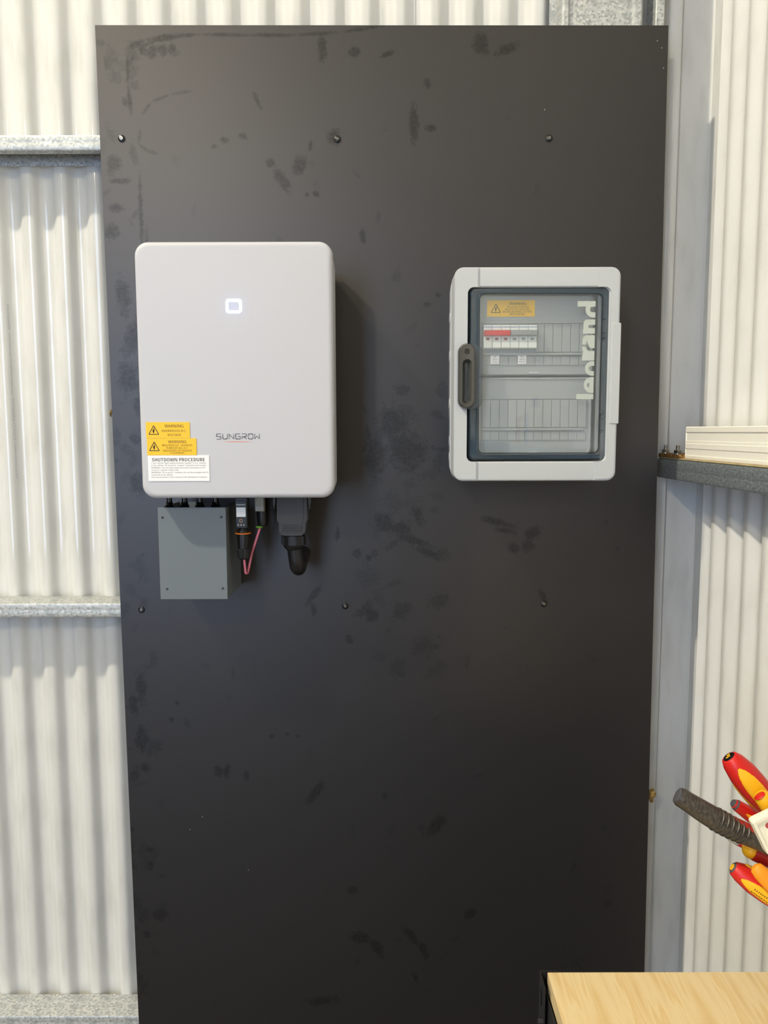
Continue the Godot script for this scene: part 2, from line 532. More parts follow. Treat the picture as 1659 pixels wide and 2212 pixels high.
# ------------------------------------------------------------------ camera and light
func camera_and_light():
	var cam := Camera3D.new()
	cam.name = "camera"
	cam.fov = rad_to_deg(2.0 * atan(1106.0 / 1662.0))
	cam.near = 0.02
	cam.far = 50.0
	var p := deg_to_rad(5.95)
	var r := deg_to_rad(-0.15)
	var fwd := Vector3(0, -sin(p), -cos(p))
	var up := Vector3(0, cos(p), -sin(p))
	var right := Vector3.RIGHT * cos(r) + up * sin(r)
	up = -Vector3.RIGHT * sin(r) + up * cos(r)
	cam.transform = Transform3D(Basis(right, up, -fwd), Vector3(0, 1.6, 1.707))
	add_child(cam)
	cam.current = true

	var env := Environment.new()
	env.background_mode = Environment.BG_COLOR
	env.background_color = Color(0.76, 0.855, 1.0)
	env.background_energy_multiplier = 9.0
	env.ambient_light_source = Environment.AMBIENT_SOURCE_DISABLED
	env.tonemap_mode = Environment.TONE_MAPPER_LINEAR
	env.tonemap_exposure = 0.89
	env.sdfgi_enabled = true
	env.ssao_enabled = true
	env.ssil_enabled = true
	var we := WorldEnvironment.new()
	we.name = "world"
	we.environment = env
	add_child(we)

	bulb_lamp(Vector3(-4.45, 7.55, 3.30), 0.13, Color(1.0, 0.96, 0.868), 61.0, "glowing LED globe lamp hung close to the wall with the black board")
	bulb_lamp(Vector3(-1.75, 3.75, 4.50), 0.085, Color(1.0, 0.945, 0.80), 4.8, "glowing LED globe lamp hung over the middle of the shed")

func bulb_lamp(at: Vector3, r: float, tint: Color, energy: float, label: String):
	var t := thing("ceiling_lamp", label, "lamp", at, "globe lamps")
	var s := Shape.new()
	s.lathe([[r * 1.12, r * 0.55], [r * 1.3, r * 0.6], [r * 2.2, r * 0.5], [r * 2.5, r * 0.2]], 20)
	part("lamp_holder", s, mats.lamp_housing, t)
	s = Shape.new()
	s.lathe([[r * 2.4, 0.006], [8.4 - at.y, 0.006]], 8)
	part("cord", s, mats.lamp_housing, t)
	s = Shape.new()
	s.ball(Vector3.ZERO, Vector3(r, r * 1.12, r), 20, 13)
	var g := plain("lamp_glow", tint, 0.5)
	g.emission_enabled = true
	g.emission = tint
	g.emission_energy_multiplier = 8.0
	part("lamp_globe", s, g, t)
	var l := OmniLight3D.new()
	l.name = "lamp_light"
	l.light_color = tint
	l.light_energy = energy
	l.light_size = r * 0.95
	l.omni_range = 20.0
	l.omni_attenuation = 2.0
	l.shadow_enabled = true
	t.add_child(l)

# ------------------------------------------------------------------ the shed
const PITCH := 0.0765

# one corrugated sheet; u runs along the wall, w towards the room
func corrugated(u0: float, u1: float, crest: float, w: float, amp: float, y0: float, y1: float, along: Vector3, inward: Vector3) -> Shape:
	var s := Shape.new()
	var n := int(ceil((u1 - u0) / PITCH * 16))
	var fr := []
	s.start()
	for i in n + 1:
		var u := lerpf(u0, u1, float(i) / n)
		var c := cos(TAU * (u - crest) / PITCH)
		# rolled profile: rounded crests with straighter flanks
		var h := w + amp * (c * 1.12 - 0.12 * cos(3.0 * TAU * (u - crest) / PITCH))
		fr.append(along * u + inward * h)
	var th := inward * -0.0012
	var b := Vector3(0, y0, 0)
	var t := Vector3(0, y1, 0)
	for i in n:
		s.quad(fr[i] + b, fr[i + 1] + b, fr[i + 1] + t, fr[i] + t)
		s.quad(fr[i + 1] + b + th, fr[i] + b + th, fr[i] + t + th, fr[i + 1] + t + th)
		s.quad(fr[i] + t, fr[i + 1] + t, fr[i + 1] + t + th, fr[i] + t + th)
		s.quad(fr[i + 1] + b, fr[i] + b, fr[i] + b + th, fr[i + 1] + b + th)
	s.quad(fr[0] + b, fr[0] + t, fr[0] + t + th, fr[0] + b + th)
	s.quad(fr[n] + t, fr[n] + b, fr[n] + b + th, fr[n] + t + th)
	s.outward()
	return s

# folded girt: face from y0 to y1 at depth 0, top web running back `deep`, back leg and a return lip; open underneath
func girt_section(y0: float, y1: float, deep: float, u0: float, u1: float, xf: Transform3D) -> Shape:
	var s := Shape.new()
	s.xf = xf
	var mid := (y0 + y1) / 2
	var line := PackedVector2Array([Vector2(-deep, y0 - 0.010), Vector2(-deep, y1 + 0.001), Vector2(-0.005, y1), Vector2(-0.0015, y1 - 0.001), Vector2(0, y1 - 0.004), Vector2(0, mid + 0.004), Vector2(-0.0010, mid), Vector2(0, mid - 0.004), Vector2(0, y0 + 0.004), Vector2(-0.0015, y0 + 0.001), Vector2(-0.005, y0), Vector2(-0.020, y0), Vector2(-0.020, y0 + 0.010)])
	for poly in Geometry2D.offset_polyline(line, 0.0009, Geometry2D.JOIN_MITER, Geometry2D.END_BUTT):
		s.prism(poly, u0, u1)
	return s

func shed():
	# floor, ceiling and the walls out of frame
	var s := Shape.new()
	s.box(Vector3(-2.5, -0.06, 2.9), Vector3(6.8, 0.12, 6.4))
	part("slab", s, mats.concrete, structure("floor"))
	s = Shape.new()
	s.box(Vector3(-2.5, 8.45, 2.9), Vector3(6.8, 0.1, 6.4))
	part("lining", s, mats.shed_lining, structure("ceiling"))
	s = Shape.new()
	s.box(Vector3(-5.85, 4.2, 2.9), Vector3(0.1, 8.4, 6.4))
	part("sheet", s, mats.shed_lining, structure("wall_left"))
	# the wall behind the camera has a wide window opening that lets daylight in
	var wf := structure("wall_front")
	for b in [[-5.8, -3.1, 0.0, 8.4], [-1.4, 0.85, 0.0, 8.4], [-3.1, -1.4, 3.8, 8.4], [-3.1, -1.4, 0.0, 0.4]]:
		s = Shape.new()
		s.box(Vector3((b[0] + b[1]) / 2, (b[2] + b[3]) / 2, 6.05), Vector3(b[1] - b[0], b[3] - b[2], 0.1))
		part("sheet", s, mats.shed_lining, wf)
	# back wall: 762 mm sheets with laps
	var wb := structure("wall_back")
	var edges := [-5.80, -5.262, -4.50, -3.738, -2.976, -2.214, -1.452, -0.690, 0.072, 0.655]
	for i in edges.size() - 1:
		var lap := 0.0 if i == 0 else 0.0013 * (i % 2)
		part("cladding_sheet", corrugated(edges[i] + (0.0 if i % 2 else -0.006), edges[i + 1] + (0.0 if i % 2 else 0.006), -0.6505, -0.1005 + lap * 1.6, 0.0088, 0.0, 8.4, Vector3.RIGHT, Vector3.BACK), mats.painted_steel, wb, "", 50.0)
	var ink := plain("mill_print", Color(0.70, 0.71, 0.73), 0.6)
	for w in [["Next Generation", 1.4935, 1.5765, 0.0040], ["COLORBOND", 1.5835, 1.6800, 0.0056], ["(R) steel made by BlueScope", 1.6880, 1.8280, 0.0040], ["AS/NZS 2728", 1.8360, 1.8930, 0.0040]]:
		letters(w[0], Vector3(-0.8621, (w[1] + w[2]) / 2, -0.0983), w[2] - w[1], w[3], ink, wb.get_child(6), false, Basis(Vector3.UP, deg_to_rad(36)) * Basis(Vector3.BACK, PI / 2))
	# outer lining behind the sheets so that no daylight leaks in
	s = Shape.new()
	s.box(Vector3(-2.5, 4.2, -0.20), Vector3(6.8, 8.4, 0.12))
	part("backing", s, mats.shed_lining, wb)
	# right wall: corrugations seen along their length
	var wr := structure("wall_right")
	var ez := [-0.030, 0.716, 1.478, 2.24, 3.002, 3.764, 4.526, 5.288, 6.0]
	for i in ez.size() - 1:
		part("cladding_sheet", corrugated(ez[i], ez[i + 1], 0.033, -0.7285 + 0.0006 * (i % 2), 0.0088, 0.0, 8.4, Vector3.BACK, Vector3.LEFT), mats.painted_steel, wr, "", 50.0)
	s = Shape.new()
	s.box(Vector3(0.84, 4.2, 2.9), Vector3(0.12, 8.4, 6.4))
	part("backing", s, mats.shed_lining, wr)
	# corner flashing: a folded strip that closes the corner
	s = Shape.new()
	s.xf = Transform3D(Basis(Vector3(1, 0, 0), Vector3(0, 0, 1), Vector3(0, 1, 0)), Vector3.ZERO)
	for poly in Geometry2D.offset_polyline(PackedVector2Array([Vector2(0.600, -0.113), Vector2(0.664, -0.113), Vector2(0.667, -0.118), Vector2(0.737, -0.118), Vector2(0.742, -0.113), Vector2(0.742, -0.012)]), 0.0006, Geometry2D.JOIN_MITER, Geometry2D.END_BUTT):
		s.prism(poly, 0.0, 8.4)
	part("flashing", s, mats.painted_steel_flat, structure("trim_1"))

	# girts on the back wall
	var xf := Transform3D(Basis(Vector3(0, 0, 1), Vector3(0, 1, 0), Vector3(1, 0, 0)), Vector3(0, 0, -0.0185))
	for g in [[2.204, 2.235, "galvanised folded steel girt near the top of the black board"], [1.180, 1.212, "galvanised folded steel girt level with the lower screws of the board"], [0.163, 0.195, "galvanised folded steel girt by the foot of the black board"]]:
		var t := thing("steel_girt", g[2], "girt")
		part("rail", girt_section(g[0], g[1], 0.0705, -5.78, 0.33, xf), mats.galvanised_steel, t)
	# galvanised post behind the board's right side
	var post := thing("steel_post", "galvanised steel post rising behind the black board's top right corner", "post")
	s = Shape.new()
	s.xf = Transform3D(Basis(Vector3(1, 0, 0), Vector3(0, 0, 1), Vector3(0, 1, 0)), Vector3.ZERO)
	for poly in Geometry2D.offset_polyline(PackedVector2Array([Vector2(0.366, -0.088), Vector2(0.378, -0.088), Vector2(0.381, -0.026), Vector2(0.385, -0.022), Vector2(0.392, -0.022), Vector2(0.397, -0.030), Vector2(0.53, -0.030), Vector2(0.535, -0.022), Vector2(0.546, -0.022), Vector2(0.550, -0.026), Vector2(0.552, -0.085)]), 0.001, Geometry2D.JOIN_MITER, Geometry2D.END_BUTT):
		s.prism(poly, 0.0, 8.4)
	part("channel", s, mats.galvanised_steel, post)
	var ang := thing("steel_angle", "narrow galvanised strip between the post and the corner of the shed", "angle")
	s = Shape.new()
	s.box(Vector3(0.5885, 4.2, -0.055), Vector3(0.019, 8.4, 0.062), 0.002)
	part("strip", s, mats.galvanised_steel, ang)

	# girt on the right wall, used as a shelf
	var side := Transform3D(Basis(Vector3(-1, 0, 0), Vector3(0, 1, 0), Vector3(0, 0, 1)), Vector3(0.640, 0, 0))
	var t := thing("side_girt", "weathered galvanised girt on the right wall under the white ducting", "girt")
	part("rail", girt_section(1.4935, 1.5365, 0.075, -0.111, 5.95, side), mats.aged_galvanised_steel, t)
	s = Shape.new()
	s.box(Vector3(0.6785, 1.5393, 1.2), Vector3(0.072, 0.003, 2.6), 0.0008)
	part("dusty_top", s, mats.dusty_board, t, "pale dusty strip on the girt's top")

# ------------------------------------------------------------------ the black board
func board():
	var t := thing("backing_board", "large matt black board with hand marks, screwed to the wall", "board")
	var s := Shape.new()
	var a := PackedVector3Array([Vector3(-0.5900, 0.045, -0.017), Vector3(0.6190, 0.045, -0.017), Vector3(0.5980, 2.4445, -0.017), Vector3(-0.6022, 2.4480, -0.017)])
	var b := PackedVector3Array()
	for p in a:
		b.append(Vector3(p.x, p.y, 0.0))
	s.loft([a, b])
	part("panel", s, board_material(), t, "", 38.0, Rect2(-0.62, 0.04, 1.26, 2.42))
	for q in [[-0.5547, 2.2205], [-0.0967, 2.2182], [0.3525, 2.2190], [-0.5484, 1.2016], [-0.0879, 1.2088], [0.3607, 1.2130]]:
		var k := Shape.new()
		k.xf = Transform3D(Basis(Vector3.RIGHT, PI / 2), Vector3(q[0], q[1], 0))
		k.lathe([[0.0, 0.0072], [0.0012, 0.0075], [0.0022, 0.0068], [0.0030, 0.0042], [0.0036, 0.0034]], 22)
		var sc := part("screw", k, mats.board_screw, t)
		k = Shape.new()
		k.xf = Transform3D(Basis(Vector3.RIGHT, PI / 2), Vector3(q[0], q[1], 0))
		k.lathe([[0.0036, 0.0031], [0.0040, 0.0030], [0.0040, 0.0024], [0.0033, 0.0021]], 18)
		k.lathe([[0.003, 0.0012], [0.0039, 0.0010], [0.0041, 0.0005]], 12)
		part("drive_socket", k, mats.bright_zinc, sc, "shiny socket in the screw head")

# ------------------------------------------------------------------ warning labels
func warning_symbol(c: Vector2, w: float, z: float, parent: Node3D):
	var s := Shape.new()
	var h := w * 0.88
	var A := c + Vector2(0, h * 0.55)
	var B := c + Vector2(-w / 2, -h * 0.45)
	var D := c + Vector2(w / 2, -h * 0.45)
	for e in [[A, B], [B, D], [D, A]]:
		s.stroke(PackedVector2Array(e), w * 0.036, z, z + 0.0002, Geometry2D.JOIN_ROUND, Geometry2D.END_ROUND)
	var bolt := PackedVector2Array()
	for q in [[0.06, 0.28], [-0.13, -0.03], [-0.01, 0.0], [-0.05, -0.17], [-0.10, -0.15], [-0.01, -0.34], [0.06, -0.14], [0.01, -0.16], [0.12, 0.07], [0.0, 0.04], [0.12, 0.28]]:
		bolt.append(c + Vector2(q[0], q[1]) * w)
	s.prism(bolt, z, z + 0.0002)
	part("symbol", s, mats.print_black, parent, "black lightning bolt in a triangle")

func sticker(called: String, x0: float, y0: float, x1: float, y1: float, z: float, m: Material, parent: Node3D, label: String) -> MeshInstance3D:
	var s := Shape.new()
	s.box(Vector3((x0 + x1) / 2, (y0 + y1) / 2, z + 0.0006), Vector3(x1 - x0, y1 - y0, 0.0012))
	return part(called, s, m, parent, label)

# ------------------------------------------------------------------ inverter
func inverter():
	var t := thing("solar_inverter", "white wall-mounted solar inverter with glowing square light and warning stickers", "inverter")
	var cx := -0.2835
	var cy := 1.715
	var w := 0.3755
	var h := 0.4865
	var s := Shape.new()
	var rings := []
	for k in [[0.070, 0.010], [0.076, 0.004], [0.180, 0.0012], [0.200, 0.0], [0.2075, 0.0006], [0.2118, 0.0028], [0.2140, 0.0058], [0.2150, 0.0105]]:
		rings.append(Shape.rrect(cx, cy, w - 2 * k[1], h - 2 * k[1], 0.026 - k[1] * 0.6, k[0], 9))
	s.loft(rings)
	part("front_cover", s, mats.inverter_white, t, "", 42.0)
	s = Shape.new()
	s.box(Vector3(cx, cy + 0.004, 0.042), Vector3(w - 0.040, h - 0.030, 0.058), 0.004)
	part("heat_sink", s, mats.inverter_back, t, "dark body behind the white cover")
	s = Shape.new()
	s.box(Vector3(cx, cy + 0.06, 0.0095), Vector3(0.24, 0.18, 0.009), 0.001)
	part("wall_bracket", s, mats.bright_zinc, t)
	# square status light made of two brackets
	var z := 0.2150
	var c := Vector2(-0.2840, 1.8380)
	s = Shape.new()
	s.stroke(PackedVector2Array([c + Vector2(-0.0125, -0.0025), c + Vector2(-0.0125, 0.0085), c + Vector2(-0.0095, 0.0107), c + Vector2(0.0105, 0.0107), c + Vector2(0.0125, 0.009), c + Vector2(0.0128, 0.0030)]), 0.0028, z, z + 0.0004, Geometry2D.JOIN_ROUND)
	s.stroke(PackedVector2Array([c + Vector2(0.0130, 0.0020), c + Vector2(0.0130, -0.0085), c + Vector2(0.0100, -0.0110), c + Vector2(-0.0095, -0.0110), c + Vector2(-0.0125, -0.0090), c + Vector2(-0.0125, -0.0037)]), 0.0028, z, z + 0.0004, Geometry2D.JOIN_ROUND)
	part("status_light", s, mats.status_light, t, "glowing blue-white square light")
	var gl := OmniLight3D.new()
	gl.name = "status_glow"
	gl.light_color = Color(0.45, 0.6, 1.0)
	gl.light_energy = 0.00016
	gl.light_size = 0.012
	gl.omni_range = 8.0
	gl.omni_attenuation = 2.0
	gl.shadow_enabled = true
	t.add_child(gl)
	gl.position = Vector3(c.x, c.y, z + 0.016)
	# wordmark in square strokes
	s = Shape.new()
	var lw := 0.0090
	var lh := 0.0100
	var x := -0.3232
	var step := 0.01235
	var glyphs := [
		[[[1, 1], [0.1, 1], [0, .88], [0, .62], [0.1, .5], [0.9, .5], [1, .4], [1, .12], [0.9, 0], [0.05, 0]]],
		[[[0, 1], [0, .15], [.15, 0], [.85, 0], [1, .15], [1, 1]]],
		[[[0, 0], [0, .97], [1, .03], [1, 1]]],
		[[[1, 1], [.12, 1], [0, .88], [0, .12], [.12, 0], [1, 0], [1, .5], [.45, .5]]],
		[[[0, .0], [0, .42], [.85, .42], [1, .55], [1, .88], [.88, 1], [0, 1]], [[.4, .42], [1, 0]]],
		[[[0, .45], [0, .86], [.14, 1], [.86, 1], [1, .86], [1, .62]], [[1, .54], [1, .14], [.86, 0], [.14, 0], [0, .14], [0, .36]]],
		[[[0, 1], [0, .05], [.5, .55], [1, .05], [1, 1]]]]
	for gph in glyphs:
		for line in gph:
			var pl := PackedVector2Array()
			for q in line:
				pl.append(Vector2(x + q[0] * lw, 1.5868 + q[1] * lh))
			s.stroke(pl, 0.00068, z, z + 0.0002)
		x += step
	part("wordmark", s, mats.wordmark_grey, t, "grey square lettering on the white cover")
	var arc := PackedVector2Array()
	for i in 13:
		var u := lerpf(-1, 1, i / 12.0)
		arc.append(Vector2(-0.2825 + u * 0.0290, 1.5822 - 0.0008 * u * u))
	for i in 13:
		var u := lerpf(1, -1, i / 12.0)
		arc.append(Vector2(-0.2825 + u * 0.0290, 1.5822 - 0.0008 * u * u - 0.0013 * (1 - u * u) - 0.00005))
	s = Shape.new()
	s.prism(arc, z, z + 0.0002)
	part("underline", s, mats.wordmark_orange, t, "thin orange arc under the wordmark")

	# stickers at the lower left
	var zt := z + 0.0012
	var a := sticker("warning_label", -0.4583, 1.5888, -0.3738, 1.6196, z, mats.sticker_yellow, t, "yellow sticker, hazardous voltage")
	warning_symbol(Vector2(-0.4432, 1.6038), 0.0190, zt, a)
	letters("WARNING", Vector3(-0.4040, 1.6122, zt), 0.0362, 0.0056, mats.print_black, a, false)
	letters("HAZARDOUS D.C.", Vector3(-0.4040, 1.6030, zt), 0.0475, 0.0041, mats.print_black, a, false)
	letters("VOLTAGE", Vector3(-0.4040, 1.5952, zt), 0.0262, 0.0043, mats.print_black, a, false)
	var b := sticker("warning_label", -0.4572, 1.5560, -0.3618, 1.5884, z, mats.sticker_yellow, t, "yellow sticker, multiple sources")
	warning_symbol(Vector2(-0.4432, 1.5725), 0.0190, zt, b)
	letters("WARNING", Vector3(-0.3988, 1.5820, zt), 0.0350, 0.0054, mats.print_black, b, false)
	letters("MULTIPLE D.C. SOURCES", Vector3(-0.3988, 1.5752, zt), 0.0580, 0.0037, mats.print_black, b, false)
	letters("TURN OFF ALL D.C.", Vector3(-0.3988, 1.5700, zt), 0.0430, 0.0037, mats.print_black, b, false)
	letters("ISOLATORS TO ISOLATE", Vector3(-0.3988, 1.5648, zt), 0.0555, 0.0037, mats.print_black, b, false)
	letters("EQUIPMENT", Vector3(-0.3988, 1.5600, zt), 0.0275, 0.0038, mats.print_black, b, false)
	var d := sticker("instruction_label", -0.4565, 1.5060, -0.3380, 1.5556, z, mats.sticker_white, t, "white sticker, shutdown procedure")
	letters("SHUTDOWN PROCEDURE", Vector3(-0.3974, 1.5474, zt), 0.1020, 0.0066, mats.print_grey, d, true)
	var lines := ["1.Turn off the \"Main Switch (Inverter Supply)\" or A.C. Isolator.", "2.Turn off the \"PV Array D.C. Isolator\" located at the inverter.", "WARNING: Do not open plug and socket connectors or PV", "array D.C. Isolator under load.", "WARNING: PV array D.C. isolators do not de-energise the PV", "array and array cabling.", "Start-up procedure is the reverse of the Shutdown Procedure."]
	var wide := [0.1075, 0.1072, 0.1045, 0.0530, 0.1105, 0.0412, 0.1085]
	for i in 7:
		letters(lines[i], Vector3(-0.4505 + wide[i] / 2, 1.5406 - i * 0.00453, zt), wide[i], 0.0033, mats.print_grey, d, false)

	# four cable glands under the cover
	for gx in [-0.4451, -0.4135, -0.3819, -0.3493]:
		s = Shape.new()
		s.lathe([[1.4300, 0.0060], [1.4440, 0.0060], [1.4445, 0.0092], [1.4500, 0.0098], [1.4505, 0.0072], [1.4560, 0.0076], [1.4565, 0.0060], [1.4760, 0.0060]], 12, 0.0, 0, Vector3(gx, 0, 0.118))
		part("cable_gland", s, mats.gloss_black, t)
	for lx in [-0.2268, -0.1539]:
		s = Shape.new()
		s.prism(PackedVector2Array([Vector2(lx - 0.003, 1.475), Vector2(lx + 0.003, 1.475), Vector2(lx + 0.0026, 1.4535), Vector2(lx + 0.0010, 1.4500), Vector2(lx + 0.0006, 1.4415), Vector2(lx - 0.0006, 1.4415), Vector2(lx - 0.0012, 1.4500), Vector2(lx - 0.0026, 1.4535)]), 0.110, 0.126)
		part("latch", s, mats.charcoal_plastic, t)

# the grey metal cover under the inverter
func conduit_cover():
	var t := thing("conduit_cover", "blue-grey folded metal cover box below the inverter's left side", "cover")
	var x0 := -0.4580
	var x1 := -0.3205
	var y0 := 1.2598
	var y1 := 1.4490
	var s := Shape.new()
	s.box(Vector3((x0 + x1) / 2, (y0 + y1) / 2, 0.1572), Vector3(x1 - x0, y1 - y0, 0.0016), 0.0006)
	part("front_plate", s, mats.cover_grey, t)
	for e in [x0 + 0.0016, x1 - 0.0016]:
		s = Shape.new()
		s.box(Vector3(e, (y0 + y1) / 2 - 0.0008, 0.079), Vector3(0.0014, y1 - y0 - 0.0024, 0.155))
		part("side_plate", s, mats.cover_grey, t)
	s = Shape.new()
	s.box(Vector3((x0 + x1) / 2, y0 + 0.0012, 0.079), Vector3(x1 - x0 - 0.006, 0.0014, 0.155))
	part("bottom_plate", s, mats.cover_grey, t)
	s = Shape.new()
	s.box(Vector3((x0 + x1) / 2, (y0 + y1) / 2, 0.0012), Vector3(x1 - x0 - 0.006, y1 - y0 - 0.006, 0.002))
	part("back_plate", s, mats.cover_grey, t)
	for q in [[-0.4485, 1.4285], [-0.3295, 1.4290], [-0.4440, 1.2815], [-0.3300, 1.2825]]:
		s = Shape.new()
		s.xf = Transform3D(Basis(Vector3.RIGHT, PI / 2), Vector3(q[0], q[1], 0.1580))
		s.lathe([[0.0, 0.0026], [0.0007, 0.0025], [0.0008, 0.0014], [-0.0002, 0.0012]], 14)
		part("rivet", s, mats.charcoal_plastic, t, "small hollow rivet")

func dongle():
	var t := thing("communication_dongle", "black plug-in communication dongle with white label and orange ring", "dongle")
	var s := Shape.new()
	var cx := -0.2930
	var rings := []
	for k in [[0.113, 0.001], [0.115, 0.0], [0.1335, 0.0], [0.1350, 0.0012]]:
		rings.append(Shape.rrect(cx, 1.4345, 0.0258 - 2 * k[1], 0.0640 - 2 * k[1], 0.004, k[0], 4))
	s.loft(rings)
	part("body", s, mats.black_plastic, t)
	s = Shape.new()
	rings = []
	for k in [[0.134, 0.0], [0.1364, 0.0], [0.1370, 0.0006]]:
		rings.append(Shape.rrect(cx, 1.4320, 0.0226 - 2 * k[1], 0.0560 - 2 * k[1], 0.0042, k[0], 5))
	s.loft(rings)
	part("face", s, mats.black_plastic, t)
	s = Shape.new()
	s.box(Vector3(-0.2934, 1.4369, 0.1372), Vector3(0.0190, 0.0196, 0.0006))
	part("label", s, mats.sticker_white, t, "blank white square label")
	letters("SUNGROW", Vector3(-0.2934, 1.4520, 0.1370), 0.0185, 0.0024, mats.print_white, t, true)
	s = Shape.new()
	for seg in [[[-1, -.5], [-1, .7], [-.7, 1], [.7, 1], [1, .7], [1, .3]], [[1, .1], [1, -.7], [.7, -1], [-.7, -1], [-1, -.7]]]:
		var pl := PackedVector2Array()
		for q in seg:
			pl.append(Vector2(-0.2937 + q[0] * 0.0026, 1.4192 + q[1] * 0.0029))
		s.stroke(pl, 0.0006, 0.1370, 0.1373, Geometry2D.JOIN_ROUND)
	part("emblem", s, mats.emblem_bronze, t, "small bronze square emblem")
	for dx in [-0.0058, 0.0, 0.0056]:
		s = Shape.new()
		s.xf = Transform3D(Basis(Vector3.RIGHT, PI / 2), Vector3(-0.2937 + dx, 1.4103, 0.1370))
		s.lathe([[0.0, 0.0014], [0.0003, 0.0013]], 10)
		part("indicator", s, mats.print_white, t)
	var c := Vector3(-0.2930, 0, 0.122)
	s = Shape.new()
	s.lathe([[1.4040, 0.0080], [1.3990, 0.0080], [1.3985, 0.0125], [1.3935, 0.0125], [1.3930, 0.0100]], 24, 0.0, 0, c)
	part("neck", s, mats.black_plastic, t)
	s = Shape.new()
	s.lathe([[1.3930, 0.0150], [1.3922, 0.0165], [1.3908, 0.0165], [1.3900, 0.0150]], 30, 0.0, 0, c)
	part("seal_ring", s, mats.ring_orange, t, "thin orange ring")
	s = Shape.new()
	s.lathe([[1.3900, 0.0120], [1.3820, 0.0122], [1.3600, 0.0112], [1.3590, 0.0100]], 40, 0.10, 8, c)
	part("gland_body", s, mats.black_plastic, t)
	s = Shape.new()
	s.lathe([[1.3592, 0.0122], [1.3568, 0.0130], [1.3400, 0.0122], [1.3372, 0.0090]], 48, 0.11, 16, c)
	part("gland_nut", s, mats.black_plastic, t)

	var k := thing("data_cable", "thin pink data cable looping down from the dongle's gland", "cable")
	s = Shape.new()
	var curve := Curve3D.new()
	var ctrl := [[Vector3(-0.2920, 1.3400, 0.122), Vector3(0.0006, -0.012, 0)], [Vector3(-0.2900, 1.3060, 0.119), Vector3(0.0006, -0.004, -0.002)], [Vector3(-0.2872, 1.3055, 0.110), Vector3(0.001, 0.004, -0.001)], [Vector3(-0.2790, 1.3470, 0.100), Vector3(0.003, 0.012, 0)], [Vector3(-0.2605, 1.4010, 0.100), Vector3(0.006, 0.012, 0)]]
	for q in ctrl:
		curve.add_point(q[0], -q[1], q[1])
	var pts := PackedVector3Array()
	for i in 45:
		pts.append(curve.sample_baked(curve.get_baked_length() * i / 44.0))
	s.tube(pts, 0.0026, 10)
	part("sheath", s, mats.cable_pink, k)

	var p := thing("signal_plug", "beige and black signal plug hanging between dongle and large connector", "plug")
	s = Shape.new()
	s.box(Vector3(-0.2580, 1.4560, 0.110), Vector3(0.0200, 0.0400, 0.018), 0.0015)
	for dx in [-0.006, 0.0005, 0.007]:
		s.box(Vector3(-0.2580 + dx, 1.4620, 0.1195), Vector3(0.0030, 0.0300, 0.002), 0.0006)
	part("clip", s, mats.plug_beige, p, "cloudy beige clip")
	s = Shape.new()
	s.lathe([[1.4040, 0.0085], [1.4060, 0.0105], [1.4200, 0.0125], [1.4700, 0.0135]], 20, 0.0, 0, Vector3(-0.2560, 0, 0.094))
	part("boot", s, mats.black_plastic, p)
	s = Shape.new()
	s.lathe([[1.3985, 0.0050], [1.4000, 0.0078], [1.4035, 0.0082]], 18, 0.0, 0, Vector3(-0.2625, 0, 0.098))
	part("seal", s, mats.cable_green, p, "green rubber seal")

